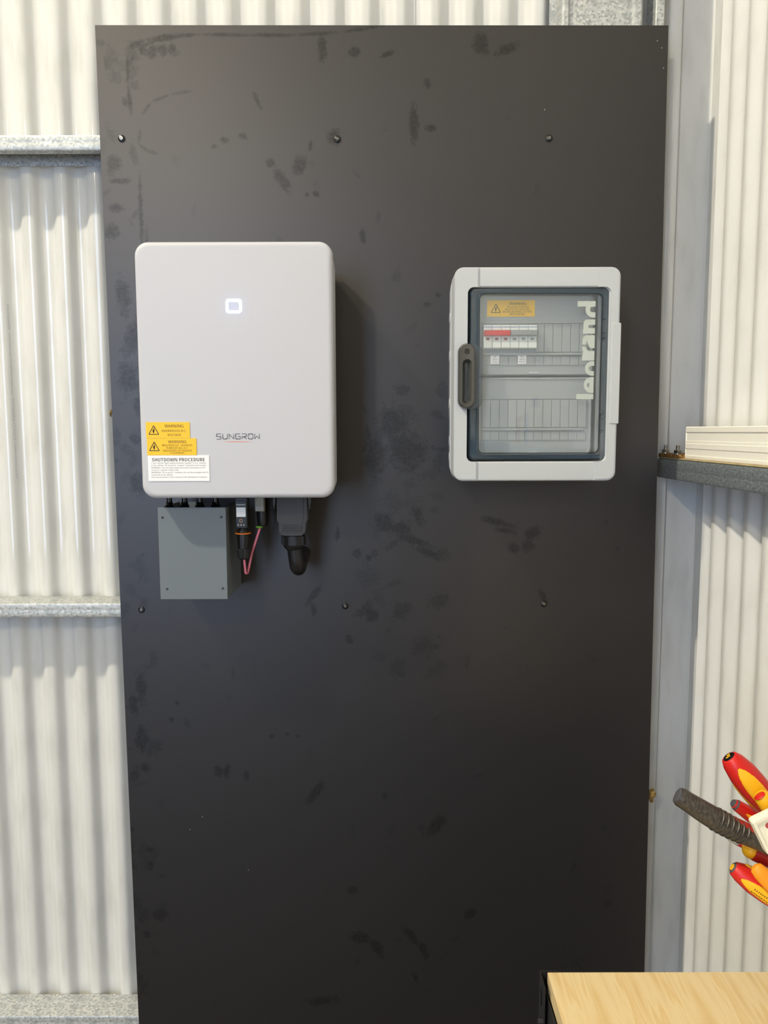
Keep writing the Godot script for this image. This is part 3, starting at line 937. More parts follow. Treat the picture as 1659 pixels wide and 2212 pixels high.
func power_connector():
	var t := thing("power_connector", "large charcoal power connector with ribbed grip and hex nut under the inverter", "connector")
	var s := Shape.new()
	var out := PackedVector2Array([Vector2(-0.2206, 1.4710), Vector2(-0.2212, 1.4180), Vector2(-0.2178, 1.4130), Vector2(-0.2170, 1.3955), Vector2(-0.2095, 1.3868), Vector2(-0.1705, 1.3868), Vector2(-0.1632, 1.3955), Vector2(-0.1622, 1.4130), Vector2(-0.1590, 1.4180), Vector2(-0.1585, 1.4710)])
	s.prism(out, 0.085, 0.1285)
	part("housing", s, mats.charcoal_plastic, t)
	s = Shape.new()
	s.prism(PackedVector2Array([Vector2(-0.2135, 1.4700), Vector2(-0.2138, 1.4200), Vector2(-0.2115, 1.4160), Vector2(-0.2112, 1.4095), Vector2(-0.1690, 1.4095), Vector2(-0.1688, 1.4160), Vector2(-0.1662, 1.4200), Vector2(-0.1660, 1.4700)]), 0.1280, 0.1300)
	part("face_plate", s, mats.charcoal_plastic, t)
	for i in 3:
		s = Shape.new()
		s.box(Vector3(-0.1900, 1.4052 - i * 0.0050, 0.1292), Vector3(0.0420, 0.0034, 0.0030), 0.0007)
		part("grip_rib", s, mats.charcoal_plastic, t)
	var c := Vector3(-0.1895, 0, 0.106)
	s = Shape.new()
	s.lathe([[1.3880, 0.0215], [1.3850, 0.0215]], 24, 0.0, 0, c)
	part("collar", s, mats.black_plastic, t)
	s = Shape.new()
	s.lathe([[1.3850, 0.0248], [1.3845, 0.0255], [1.3655, 0.0255], [1.3648, 0.0248]], 10, 0.0, 0, c)
	for i in 10:
		var an := TAU * i / 10.0
		s.box(c + Vector3(cos(an) * 0.0253, 1.3750, sin(an) * 0.0253), Vector3(0.0028, 0.0190, 0.0028), 0.0006)
	part("hex_nut", s, mats.black_plastic, t, "", 20.0)
	s = Shape.new()
	s.lathe([[1.3648, 0.0225], [1.3610, 0.0215], [1.3560, 0.0175], [1.3535, 0.0150]], 26, 0.0, 0, c)
	part("dome", s, mats.black_plastic, t)
	var k := thing("power_cable", "thick black power cable curving from the connector back into the board", "cable")
	s = Shape.new()
	var curve := Curve3D.new()
	for q in [[Vector3(-0.1880, 1.3580, 0.106), Vector3(0.001, -0.015, 0)], [Vector3(-0.1835, 1.3190, 0.104), Vector3(0.0008, -0.008, -0.001)], [Vector3(-0.1822, 1.3115, 0.088), Vector3(0.0002, 0.002, -0.010)], [Vector3(-0.1818, 1.3230, 0.050), Vector3(0, 0.006, -0.02)], [Vector3(-0.1818, 1.3300, 0.001), Vector3(0, 0, -0.01)]]:
		curve.add_point(q[0], -q[1], q[1])
	var pts := PackedVector3Array()
	for i in 22:
		pts.append(curve.sample_baked(curve.get_baked_length() * i / 21.0))
	s.tube(pts, 0.0162, 18)
	part("sheath", s, mats.black_plastic, k)

# ------------------------------------------------------------------ switchboard
func frame_rings(cx: float, cy: float, w: float, h: float, r: float, iw: float, ih: float, ir: float, z0: float, z1: float, b: float) -> Array:
	return [Shape.rrect(cx, cy, w, h, r, z0, 7), Shape.rrect(cx, cy, w, h, r, z1 - b, 7), Shape.rrect(cx, cy, w - 0.6 * b, h - 0.6 * b, r, z1 - 0.3 * b, 7), Shape.rrect(cx, cy, w - 2 * b, h - 2 * b, r - b * 0.5, z1, 7),
		Shape.rrect(cx, cy, iw + b, ih + b, ir, z1, 7), Shape.rrect(cx, cy, iw, ih, ir, z1 - b * 0.5, 7), Shape.rrect(cx, cy, iw, ih, ir, z0, 7)]

const INNER := Vector3(-0.0047, -0.0017, 0.025)

func switchboard():
	var t := thing("switchboard", "light grey switchboard enclosure with clear smoked door and vertical handle", "switchboard")
	var cx := 0.3090
	var cy := 1.7130
	# back box
	var s := Shape.new()
	s.loop([Shape.rrect(cx - 0.001, cy, 0.3290, 0.4100, 0.020, 0.0005, 7), Shape.rrect(cx - 0.001, cy, 0.3345, 0.4170, 0.020, 0.060, 7), Shape.rrect(cx - 0.001, cy, 0.3000, 0.3900, 0.012, 0.060, 7), Shape.rrect(cx - 0.001, cy, 0.3000, 0.3900, 0.012, 0.004, 7)])
	part("back_box", s, mats.enclosure_grey, t)
	s = Shape.new()
	s.box(Vector3(cx - 0.001, cy, 0.003), Vector3(0.322, 0.402, 0.004))
	part("back_plate", s, mats.enclosure_grey, t)
	# knock-outs and seams on the left flank of the box
	for yy in [1.84, 1.76, 1.66, 1.58, 1.545]:
		s = Shape.new()
		s.xf = Transform3D(Basis(Vector3.UP, PI / 2), Vector3(0.1412, yy, 0.036))
		s.xf = Transform3D(Basis(Vector3.BACK, PI / 2), Vector3(0.1420, yy, 0.034))
		s.lathe([[0.0, 0.012], [0.0012, 0.0115]], 18)
		part("knock_out", s, mats.enclosure_grey, t)
	# cover
	s = Shape.new()
	s.loop(frame_rings(cx, cy, 0.3335, 0.4290, 0.019, 0.2880, 0.3490, 0.012, 0.060, 0.1275, 0.005))
	part("cover", s, mats.enclosure_grey, t, "", 42.0)
	# raised side rails of the cover
	s = Shape.new()
	side_rail(s, 0.1450, 0.1920, 0.1690, 1)
	part("side_rail", s, mats.enclosure_grey, t)
	s = Shape.new()
	side_rail(s, 0.4300, 0.4730, 0.4560, -1)
	part("side_rail", s, mats.enclosure_grey, t)
	s = Shape.new()
	s.box(Vector3(0.4682, 1.7157, 0.1200), Vector3(0.0186, 0.2010, 0.0250), 0.0012)
	part("hinge_cover", s, mats.enclosure_grey, t)

	# inside: grey escutcheons with blank modules
	for e in [[1.7170, 1.8790, "upper"], [1.5520, 1.7130, "lower"]]:
		var y0: float = e[0]
		var y1: float = e[1]
		s = Shape.new()
		var rings := []
		for k in [[0.060, 0.0], [0.0680, 0.0], [0.0710, 0.0022], [0.0710, 0.0040], [0.0690, 0.0048]]:
			rings.append(Shape.rrect(0.3170, (y0 + y1) / 2, 0.2400 - 2 * k[1], y1 - y0 - 2 * k[1], 0.012, k[0], 6))
		s.loft(rings)
		var ep := part("escutcheon", s, mats.escutcheon_grey, t)
		var yb := y0 + 0.047 if e[2] == "upper" else y0 + 0.0580
		var yt := yb + 0.0570
		# band frame, ledge and label holder
		s = Shape.new()
		s.box(Vector3(0.3130, yt + 0.0035, 0.0700), Vector3(0.2120, 0.0050, 0.0040), 0.001)
		part("top_lip", s, mats.escutcheon_grey, ep)
		s = Shape.new()
		s.box(Vector3(0.3130, yb - 0.0040, 0.0715), Vector3(0.2120, 0.0052, 0.0070), 0.001)
		part("label_ledge", s, mats.escutcheon_grey, ep)
		var first := 6 if e[2] == "upper" else 0
		for i in range(first, 12):
			s = Shape.new()
			s.box(Vector3(0.2172 + 0.0181 * i, (yb + yt) / 2, 0.0708), Vector3(0.0174, yt - yb, 0.0040), 0.0005)
			part("blank_module", s, mats.escutcheon_grey, ep)
		for i in 12:
			s = Shape.new()
			s.box(Vector3(0.2172 + 0.0181 * i, yb - 0.0175, 0.0698), Vector3(0.0174, 0.0180, 0.0022), 0.0004)
			part("label_field", s, mats.escutcheon_grey, ep)
		s = Shape.new()
		s.box(Vector3(0.3150, y0 + 0.0048, 0.0722), Vector3(0.0200, 0.0040, 0.0040), 0.0008)
		part("catch", s, mats.enclosure_grey, ep)
	var yl := sticker("warning_label", 0.2173, 1.8362, 0.3151, 1.8690, 0.0690, mats.sticker_yellow, t, "yellow sticker, multiple supplies")
	var zt := 0.0702
	warning_symbol(Vector2(0.2352, 1.8520), 0.0190, zt, yl)
	letters("WARNING", Vector3(0.2800, 1.8622, zt), 0.0345, 0.0054, mats.print_black, yl, false)
	letters("MULTIPLE SUPPLIES", Vector3(0.2800, 1.8556, zt), 0.0445, 0.0036, mats.print_black, yl, false)
	letters("ISOLATE ALL SUPPLIES", Vector3(0.2790, 1.8507, zt), 0.0505, 0.0036, mats.print_black, yl, false)
	letters("BEFORE WORKING ON THIS", Vector3(0.2790, 1.8458, zt), 0.0590, 0.0036, mats.print_black, yl, false)
	letters("SWITCHBOARD", Vector3(0.2790, 1.8410, zt), 0.0320, 0.0036, mats.print_black, yl, false)
	for q in [[0.2342, 1.7492, "MAIN\nSWITCH\n(GRID)", 0.0112, "white tag, grid"], [0.2900, 1.7494, "MAIN\nSWITCH\nINVERTER", 0.0142, "white tag, inverter"]]:
		var tg := sticker("switch_tag", q[0] - 0.0088, q[1] - 0.0090, q[0] + 0.0088, q[1] + 0.0090, 0.0708, mats.sticker_white, t, q[4])
		var rows: PackedStringArray = q[2].split("\n")
		for i in 3:
			letters(rows[i], Vector3(q[0], q[1] + 0.0054 - 0.0054 * i, 0.0720), [0.0062, 0.0092, q[3]][i], 0.0030, mats.print_grey, tg, false)

	# door: clear pane; the rim's tint holds the dark gap behind it
	s = Shape.new()
	s.loft([Shape.rrect(0.3150, 1.7150, 0.2440, 0.3160, 0.010, 0.1290, 7), Shape.rrect(0.3150, 1.7150, 0.2440, 0.3160, 0.010, 0.1315, 7)])
	var pane := part("door_pane", s, mats.clear_door, t, "clear plastic door window")
	s = Shape.new()
	s.loop([Shape.rrect(0.3155, 1.7150, 0.2850, 0.3460, 0.011, 0.1000, 7), Shape.rrect(0.3155, 1.7150, 0.2850, 0.3460, 0.011, 0.1215, 7), Shape.rrect(0.3155, 1.7150, 0.2780, 0.3390, 0.010, 0.1255, 7), Shape.rrect(0.3150, 1.7150, 0.2560, 0.3280, 0.010, 0.1255, 7), Shape.rrect(0.3150, 1.7150, 0.2480, 0.3200, 0.010, 0.1300, 7), Shape.rrect(0.3150, 1.7150, 0.2440, 0.3160, 0.010, 0.1300, 7), Shape.rrect(0.3150, 1.7150, 0.2440, 0.3160, 0.010, 0.1270, 7), Shape.rrect(0.3150, 1.7150, 0.2500, 0.3220, 0.010, 0.1225, 7), Shape.rrect(0.3155, 1.7150, 0.2790, 0.3400, 0.010, 0.1225, 7), Shape.rrect(0.3155, 1.7150, 0.2810, 0.3420, 0.010, 0.1000, 7)])
	part("door_rim", s, mats.tinted_rim, t, "door rim, tinted blue-grey for the dark gap behind it", 25.0)
	for f in [[0.2875, 0.3485, 0.012, 0.2815, 0.3425, 0.010, 0.094, 0.1000], [0.2470, 0.3190, 0.011, 0.2446, 0.3166, 0.010, 0.1295, 0.1318]]:
		s = Shape.new()
		s.loop([Shape.rrect(0.3155, 1.7150, f[0], f[1], f[2], f[6], 7), Shape.rrect(0.3155, 1.7150, f[0], f[1], f[2], f[7], 7), Shape.rrect(0.3155, 1.7150, f[3], f[4], f[5], f[7], 7), Shape.rrect(0.3155, 1.7150, f[3], f[4], f[5], f[6], 7)])
		part("seal", s, mats.seal_black, t)
	# dark hinge channel and closing channel seen through the rim
	for f in [[0.1815, 0.0125], [0.4480, 0.0140]]:
		s = Shape.new()
		s.box(Vector3(f[0], 1.7150, 0.0860), Vector3(f[1], 0.3300, 0.012), 0.002)
		part("channel", s, mats.handle_dark if f[0] < 0.3 else mats.toggle_grey, t)
	for yy in [1.828, 1.800, 1.790, 1.636, 1.626, 1.602]:
		s = Shape.new()
		s.box(Vector3(0.4540, yy, 0.0990), Vector3(0.0090, 0.0022, 0.018))
		part("hinge_pin", s, mats.seal_black, t)

	# vinyl letters on the pane, running down its right edge
	vinyl(pane)
	# the inner covers stand well forward, a few centimetres behind the door
	for o in t.get_children():
		var nm := String(o.name)
		if nm.begins_with("escutcheon") or nm.begins_with("warning_label") or nm.begins_with("switch_tag"):
			o.position += INNER

	# handle
	s = Shape.new()
	s.loop([Shape.rrect(0.1665, 1.7105, 0.0345, 0.1300, 0.0172, 0.1290, 8), Shape.rrect(0.1665, 1.7105, 0.0345, 0.1300, 0.0172, 0.1430, 8), Shape.rrect(0.1665, 1.7105, 0.0325, 0.1280, 0.0162, 0.1470, 8), Shape.rrect(0.1665, 1.7105, 0.0280, 0.1235, 0.0140, 0.1500, 8), Shape.rrect(0.1667, 1.6990, 0.0185, 0.0900, 0.0092, 0.1505, 8), Shape.rrect(0.1667, 1.6990, 0.0080, 0.0790, 0.0040, 0.1420, 8), Shape.rrect(0.1667, 1.6990, 0.0075, 0.0785, 0.0037, 0.1290, 8)])
	var hd := part("handle", s, mats.handle_smoke, t, "glossy smoke-grey handle", 42.0)
	s = Shape.new()
	s.box(Vector3(0.1667, 1.6990, 0.1300), Vector3(0.0090, 0.0800, 0.0016))
	part("slot", s, mats.handle_dark, hd)
	s = Shape.new()
	var dm := Vector2(0.1664, 1.7572)
	s.stroke(PackedVector2Array([dm + Vector2(0, 0.0042), dm + Vector2(0.0042, 0), dm + Vector2(0.0008, -0.0036)]), 0.0009, 0.1500, 0.1507)
	s.stroke(PackedVector2Array([dm + Vector2(0, 0.0042), dm + Vector2(-0.0042, 0), dm + Vector2(-0.0008, -0.0036)]), 0.0009, 0.1500, 0.1507)
	s.stroke(PackedVector2Array([dm + Vector2(-0.0055, 0.0035), dm + Vector2(-0.0025, 0.0062), dm + Vector2(0.0025, 0.0062), dm + Vector2(0.0055, 0.0035)]), 0.0007, 0.1500, 0.1507)
	s.stroke(PackedVector2Array([dm + Vector2(-0.0015, -0.0002), dm + Vector2(0.0015, -0.0002)]), 0.0004, 0.1500, 0.1507)
	part("lock_emblem", s, mats.seal_black, hd)
	s = Shape.new()
	s.loft([Shape.rrect(0.1795, 1.7105, 0.0400, 0.1330, 0.0195, 0.1262, 8), Shape.rrect(0.1795, 1.7105, 0.0400, 0.1330, 0.0195, 0.1330, 8), Shape.rrect(0.1795, 1.7105, 0.0370, 0.1300, 0.0185, 0.1350, 8)])
	part("handle_boss", s, mats.tinted_rim, hd, "smoked clear boss round the handle")

	# the two three-pole switches sit inside
	breaker(0.2083, true, "three-pole main switch with red toggle bar inside the switchboard")
	breaker(0.2629, false, "three-pole main switch with grey toggle bar inside the switchboard")

# raised rail of the cover: the strip of the rounded outline between two uprights, less the window
func side_rail(s: Shape, xa: float, xb: float, xw: float, dirn: int):
	for k in [[0.1240, 0.1284, 0.0], [0.1284, 0.1298, 0.0014], [0.1298, 0.1308, 0.0032]]:
		var o: float = k[2]
		var outline := PackedVector2Array()
		for p in Shape.rrect(0.3090, 1.7130, 0.3310 - 2 * o, 0.4265 - 2 * o, 0.0185 - o * 0.5, 0.0, 8):
			outline.append(Vector2(p.x, p.y))
		var lo := xa if dirn > 0 else xa + o
		var hi := xb - o if dirn > 0 else xb
		var strip := PackedVector2Array([Vector2(lo if dirn < 0 else 0.10, 1.4), Vector2(hi if dirn > 0 else 0.52, 1.4), Vector2(hi if dirn > 0 else 0.52, 2.0), Vector2(lo if dirn < 0 else 0.10, 2.0)])
		var hole := PackedVector2Array()
		for p in Shape.rrect(0.3125, 1.7130, (0.3125 - xw) * 2 if dirn > 0 else (xw - 0.3125) * 2, 0.3490, 0.012, 0.0, 6):
			hole.append(Vector2(p.x, p.y))
		for piece in Geometry2D.intersect_polygons(outline, strip):
			for rest in Geometry2D.clip_polygons(piece, hole):
				s.prism(rest, k[0], k[1])
	return s

# letters standing sideways, cut off by the rim on their upper side
func vinyl(parent: Node3D):
	var z0 := 0.1258
	var z1 := 0.1266
	var m: Material = mats.vinyl_grey
	var rt := 0.4262
	var bowl := func(s: Shape, yc: float, r: float, ri: float, open_dx: float):
		var p := PackedVector2Array()
		for i in 19:
			var a := lerpf(PI * 0.5, PI * 1.5, i / 18.0)
			p.append(Vector2(rt - 0.004 + cos(a) * r, yc + sin(a) * r))
		p.append(Vector2(rt, yc - r))
		p.append(Vector2(rt, yc - ri))
		for i in 13:
			var a := lerpf(PI * 1.5, PI * 0.5, i / 12.0)
			p.append(Vector2(rt - open_dx + cos(a) * ri, yc + sin(a) * ri))
		p.append(Vector2(rt, yc + ri))
		p.append(Vector2(rt, yc + r))
		s.prism(p, z0, z1)
	# p
	var s := Shape.new()
	s.prism(PackedVector2Array([Vector2(0.3905, 1.8600), Vector2(rt - 0.0002, 1.8600), Vector2(rt - 0.0002, 1.8495), Vector2(0.3905, 1.8495)]), z0 - 0.0002, z1 + 0.0002)
	bowl.call(s, 1.8435, 0.0160, 0.0055, 0.0055)
	part("lettering", s, m, parent)
	# u
	s = Shape.new()
	s.prism(PackedVector2Array([Vector2(rt, 1.8240), Vector2(0.4100, 1.8240), Vector2(0.4055, 1.8220), Vector2(0.4030, 1.8175), Vector2(0.4030, 1.8090), Vector2(0.4040, 1.8060), Vector2(0.4022, 1.8060), Vector2(0.4022, 1.7960), Vector2(rt, 1.7960), Vector2(rt, 1.8068), Vector2(0.4150, 1.8068), Vector2(0.4128, 1.8085), Vector2(0.4128, 1.8115), Vector2(0.4150, 1.8132), Vector2(rt, 1.8132)]), z0, z1)
	part("lettering", s, m, parent)
	# r
	s = Shape.new()
	s.prism(PackedVector2Array([Vector2(rt, 1.7928), Vector2(0.4100, 1.7928), Vector2(0.4045, 1.7905), Vector2(0.4018, 1.7860), Vector2(0.4012, 1.7745), Vector2(0.4085, 1.7745), Vector2(0.4095, 1.7800), Vector2(0.4110, 1.7830), Vector2(0.4115, 1.7780), Vector2(0.4150, 1.7700), Vector2(0.4180, 1.7670), Vector2(rt, 1.7670)]), z0, z1)
	part("lettering", s, m, parent)
	# a
	s = Shape.new()
	s.prism(PackedVector2Array([Vector2(0.4012, 1.7700), Vector2(0.4085, 1.7700), Vector2(0.4100, 1.7650), Vector2(0.4145, 1.7615), Vector2(rt, 1.7615), Vector2(rt, 1.7425), Vector2(0.4100, 1.7425), Vector2(0.4015, 1.7425), Vector2(0.4015, 1.7530), Vector2(0.4025, 1.7540), Vector2(0.4030, 1.7610), Vector2(0.4012, 1.7660)]), z0, z1)
	part("lettering", s, m, parent)
	# o, e
	s = Shape.new()
	bowl.call(s, 1.7265, 0.0145, 0.0052, 0.0050)
	part("lettering", s, m, parent)
	s = Shape.new()
	bowl.call(s, 1.6935, 0.0160, 0.0046, 0.0090)
	s.prism(PackedVector2Array([Vector2(0.4175, 1.6985), Vector2(rt - 0.0002, 1.6985), Vector2(rt - 0.0002, 1.6885), Vector2(0.4175, 1.6885)]), z0 - 0.0002, z1 + 0.0002)
	part("lettering", s, m, parent)
	# stem of the last letter
	s = Shape.new()
	s.prism(PackedVector2Array([Vector2(0.3915, 1.6755), Vector2(rt, 1.6755), Vector2(rt, 1.6650), Vector2(0.3915, 1.6650)]), z0, z1)
	part("lettering", s, m, parent)

func breaker(x0: float, red: bool, label: String):
	var t := thing("main_switch", label, "switch", INNER)
	var y0 := 1.7702
	var y1 := 1.8170
	var pw := 0.0182
	for i in 3:
		var cx := x0 + pw * (i + 0.5)
		var s := Shape.new()
		s.box(Vector3(cx, (y0 + y1) / 2, 0.0740), Vector3(pw - 0.0005, y1 - y0, 0.0180), 0.0008)
		s.box(Vector3(cx, y1 - 0.0055, 0.0850), Vector3(pw - 0.0007, 0.0105, 0.0060), 0.0008)
		s.box(Vector3(cx, y0 + 0.0075, 0.0845), Vector3(pw - 0.0007, 0.0130, 0.0050), 0.0008)
		var b := part("pole", s, mats.breaker_white, t)
		s = Shape.new()
		s.box(Vector3(cx, y1 - 0.0042, 0.0881), Vector3(pw - 0.0012, 0.0012, 0.0004))
		part("stripe", s, mats.stripe_blue, b, "thin blue stripe")
		s = Shape.new()
		s.box(Vector3(cx + 0.0002, y0 + 0.0195, 0.0833), Vector3(0.0068, 0.0045, 0.0010), 0.0003)
		part("state_flag", s, mats.flag_red if red else mats.toggle_grey, b)
	var s := Shape.new()
	s.box(Vector3(x0 + pw * 1.5, y0 + 0.0300, 0.0880), Vector3(pw * 3 - 0.001, 0.0100, 0.0140), 0.0014)
	part("toggle_bar", s, mats.toggle_red if red else mats.toggle_grey, t)

# ------------------------------------------------------------------ things on the right
func bolt(z: float, label: String):
	var t := thing("threaded_bolt", label, "bolt", Vector3(0.6535, 1.5410, z), "bolts through the packer")
	var s := Shape.new()
	var prof := []
	var y := -0.040
	while y < 0.027:
		prof.append([y, 0.0040])
		prof.append([y + 0.0007, 0.0046])
		y += 0.0014
	prof.append([0.0275, 0.0040])
	s.lathe(prof, 12)
	part("shank", s, mats.bright_zinc, t)
	s = Shape.new()
	s.lathe([[0.0080, 0.0110], [0.0095, 0.0110]], 20)
	part("washer", s, mats.bright_zinc, t)
	s = Shape.new()
	s.lathe([[0.0095, 0.0078], [0.0102, 0.0086], [0.0165, 0.0086], [0.0172, 0.0078]], 6)
	part("nut", s, mats.bright_zinc, t, "", 15.0)

func lump(called: String, label: String, at: Vector3, size: Vector3, sd: int):
	var t := thing(called, label, "foam", at, "bits of dried foam")
	var s := Shape.new()
	var rng := RandomNumberGenerator.new()
	rng.seed = sd
	for k in 9:
		s.ball(Vector3(rng.randf_range(-1, 1), rng.randf_range(-1, 1), rng.randf_range(-0.5, 0.5)) * size * 0.62, size * rng.randf_range(0.28, 0.55), 7, 5)
	part("crumb", s, mats.dried_foam, t)

func right_side():
	bolt(-0.0820, "threaded bolt with nut in the packer, beside the black board's edge")
	bolt(-0.0080, "threaded bolt with nut in the packer, beside the white ducting")
	var t := thing("packer_strip", "brown particle board packer under the two bolts on the girt", "packer")
	var s := Shape.new()
	s.box(Vector3(0.674, 1.5450, -0.037), Vector3(0.066, 0.0080, 0.140), 0.0006)
	part("board", s, mats.particle_board, t)
	# white ducting on the girt
	t = thing("cable_ducting", "white ribbed plastic ducting lying on the right wall's girt", "ducting")
	s = Shape.new()
	s.xf = Transform3D(Basis(Vector3(1, 0, 0), Vector3(0, 1, 0), Vector3(0, 0, 1)), Vector3.ZERO)
	var pr := PackedVector2Array([Vector2(0.7120, 1.5412), Vector2(0.6500, 1.5412), Vector2(0.6490, 1.5425), Vector2(0.6490, 1.5480), Vector2(0.6505, 1.5490), Vector2(0.6505, 1.5620), Vector2(0.6490, 1.5632), Vector2(0.6490, 1.5730), Vector2(0.6502, 1.5738), Vector2(0.6502, 1.5790), Vector2(0.6512, 1.5795), Vector2(0.6512, 1.5965), Vector2(0.6490, 1.5980), Vector2(0.6490, 1.6070), Vector2(0.6510, 1.6088), Vector2(0.7120, 1.6088)])
	s.prism(pr, 0.0445, 1.2)
	part("trunk", s, mats.duct_white, t)
	s = Shape.new()
	s.box(Vector3(0.680, 1.5752, 0.0430), Vector3(0.060, 0.0684, 0.006), 0.002)
	part("end_cap", s, mats.duct_white, t)
	lump("foam_bit", "crumbly brown foam bit at the board's right edge", Vector3(0.6235, 0.752, -0.012), Vector3(0.013, 0.019, 0.012), 5)
	lump("foam_bit", "small tan foam bit at the board's left edge beside the inverter", Vector3(-0.6005, 1.6420, -0.004), Vector3(0.004, 0.010, 0.006), 8)
	bench()
	tools()

func bench():
	var t := thing("workbench", "pale pine workbench with black steel frame in the corner", "workbench")
	var y := 0.80
	var z0 := 0.6400
	var x := 0.2412
	var k := 0
	for w in [0.054, 0.062, 0.058, 0.066, 0.060, 0.064, 0.060, 0.034]:
		# each stave is made of shorter lengths, finger-jointed end to end
		var z := z0
		for ln in [[0.155, 0.62, 0.9], [0.62, 0.5, 0.45], [0.022, 0.7, 0.85], [0.33, 0.6, 0.6], [0.5, 0.7, 0.4], [0.18, 0.75, 0.65], [0.44, 0.4, 0.7], [0.26, 0.6, 0.7]][k]:
			var s := Shape.new()
			s.box(Vector3(x + w / 2, y - 0.0130, z + ln / 2), Vector3(w - 0.0001, 0.0260, ln - 0.0002), 0.0005)
			part("stave", s, mats["pine_%d" % ((k * 2 + int(z * 3.0)) % 5)], t)
			z += ln
		x += w
	# black frame: slotted corner post and rails
	var s := Shape.new()
	s.xf = Transform3D(Basis(Vector3(1, 0, 0), Vector3(0, 0, 1), Vector3(0, 1, 0)), Vector3.ZERO)
	for poly in Geometry2D.offset_polyline(PackedVector2Array([Vector2(0.2620, 0.6320), Vector2(0.2320, 0.6320), Vector2(0.2320, 0.6680)]), 0.0008, Geometry2D.JOIN_MITER, Geometry2D.END_BUTT):
		s.prism(poly, 0.0, 0.7960)
	var post := part("post", s, mats.bench_steel, t)
	for i in 8:
		s = Shape.new()
		s.box(Vector3(0.2308, 0.768 - i * 0.05, 0.6500), Vector3(0.0012, 0.022, 0.006), 0.0004)
		part("slot", s, mats.seal_black, post)
	s = Shape.new()
	s.xf = Transform3D(Basis(Vector3.BACK, PI / 2), Vector3(0.2310, 0.738, 0.6620))
	s.lathe([[0.0, 0.006], [0.006, 0.006], [0.007, 0.005]], 6)
	part("frame_bolt", s, mats.bench_steel, t)
	for r in [[Vector3(0.2385, 0.745, 1.30), Vector3(0.0020, 0.056, 1.32)], [Vector3(0.4700, 0.745, 0.6400), Vector3(0.4600, 0.056, 0.0020)]]:
		s = Shape.new()
		s.box(r[0], r[1])
		part("rail", s, mats.bench_steel, t)
	for q in [[0.235, 1.955], [0.690, 0.645], [0.690, 1.955]]:
		s = Shape.new()
		s.box(Vector3(q[0], 0.386, q[1]), Vector3(0.010, 0.772, 0.035), 0.001)
		part("post", s, mats.bench_steel, t)

func along(at: Vector3, dir: Vector3) -> Transform3D:
	var y := dir.normalized()
	var z := (Vector3(-0.35, 0.35, 0.87) - y * Vector3(-0.35, 0.35, 0.87).dot(y)).normalized()
	return Transform3D(Basis(y.cross(z), y, z), at)

func hand_tool(called: String, label: String, category: String, at: Vector3, to: Vector3) -> Node3D:
	var t := thing(called, label, category, at)
	t.transform = along(at, to - at)
	return t

func shaft(t: Node3D, y0: float, y1: float, r := 0.003):
	var s := Shape.new()
	s.lathe([[y0, r], [y1, r]], 8)
	part("blade", s, mats.tool_steel, t)

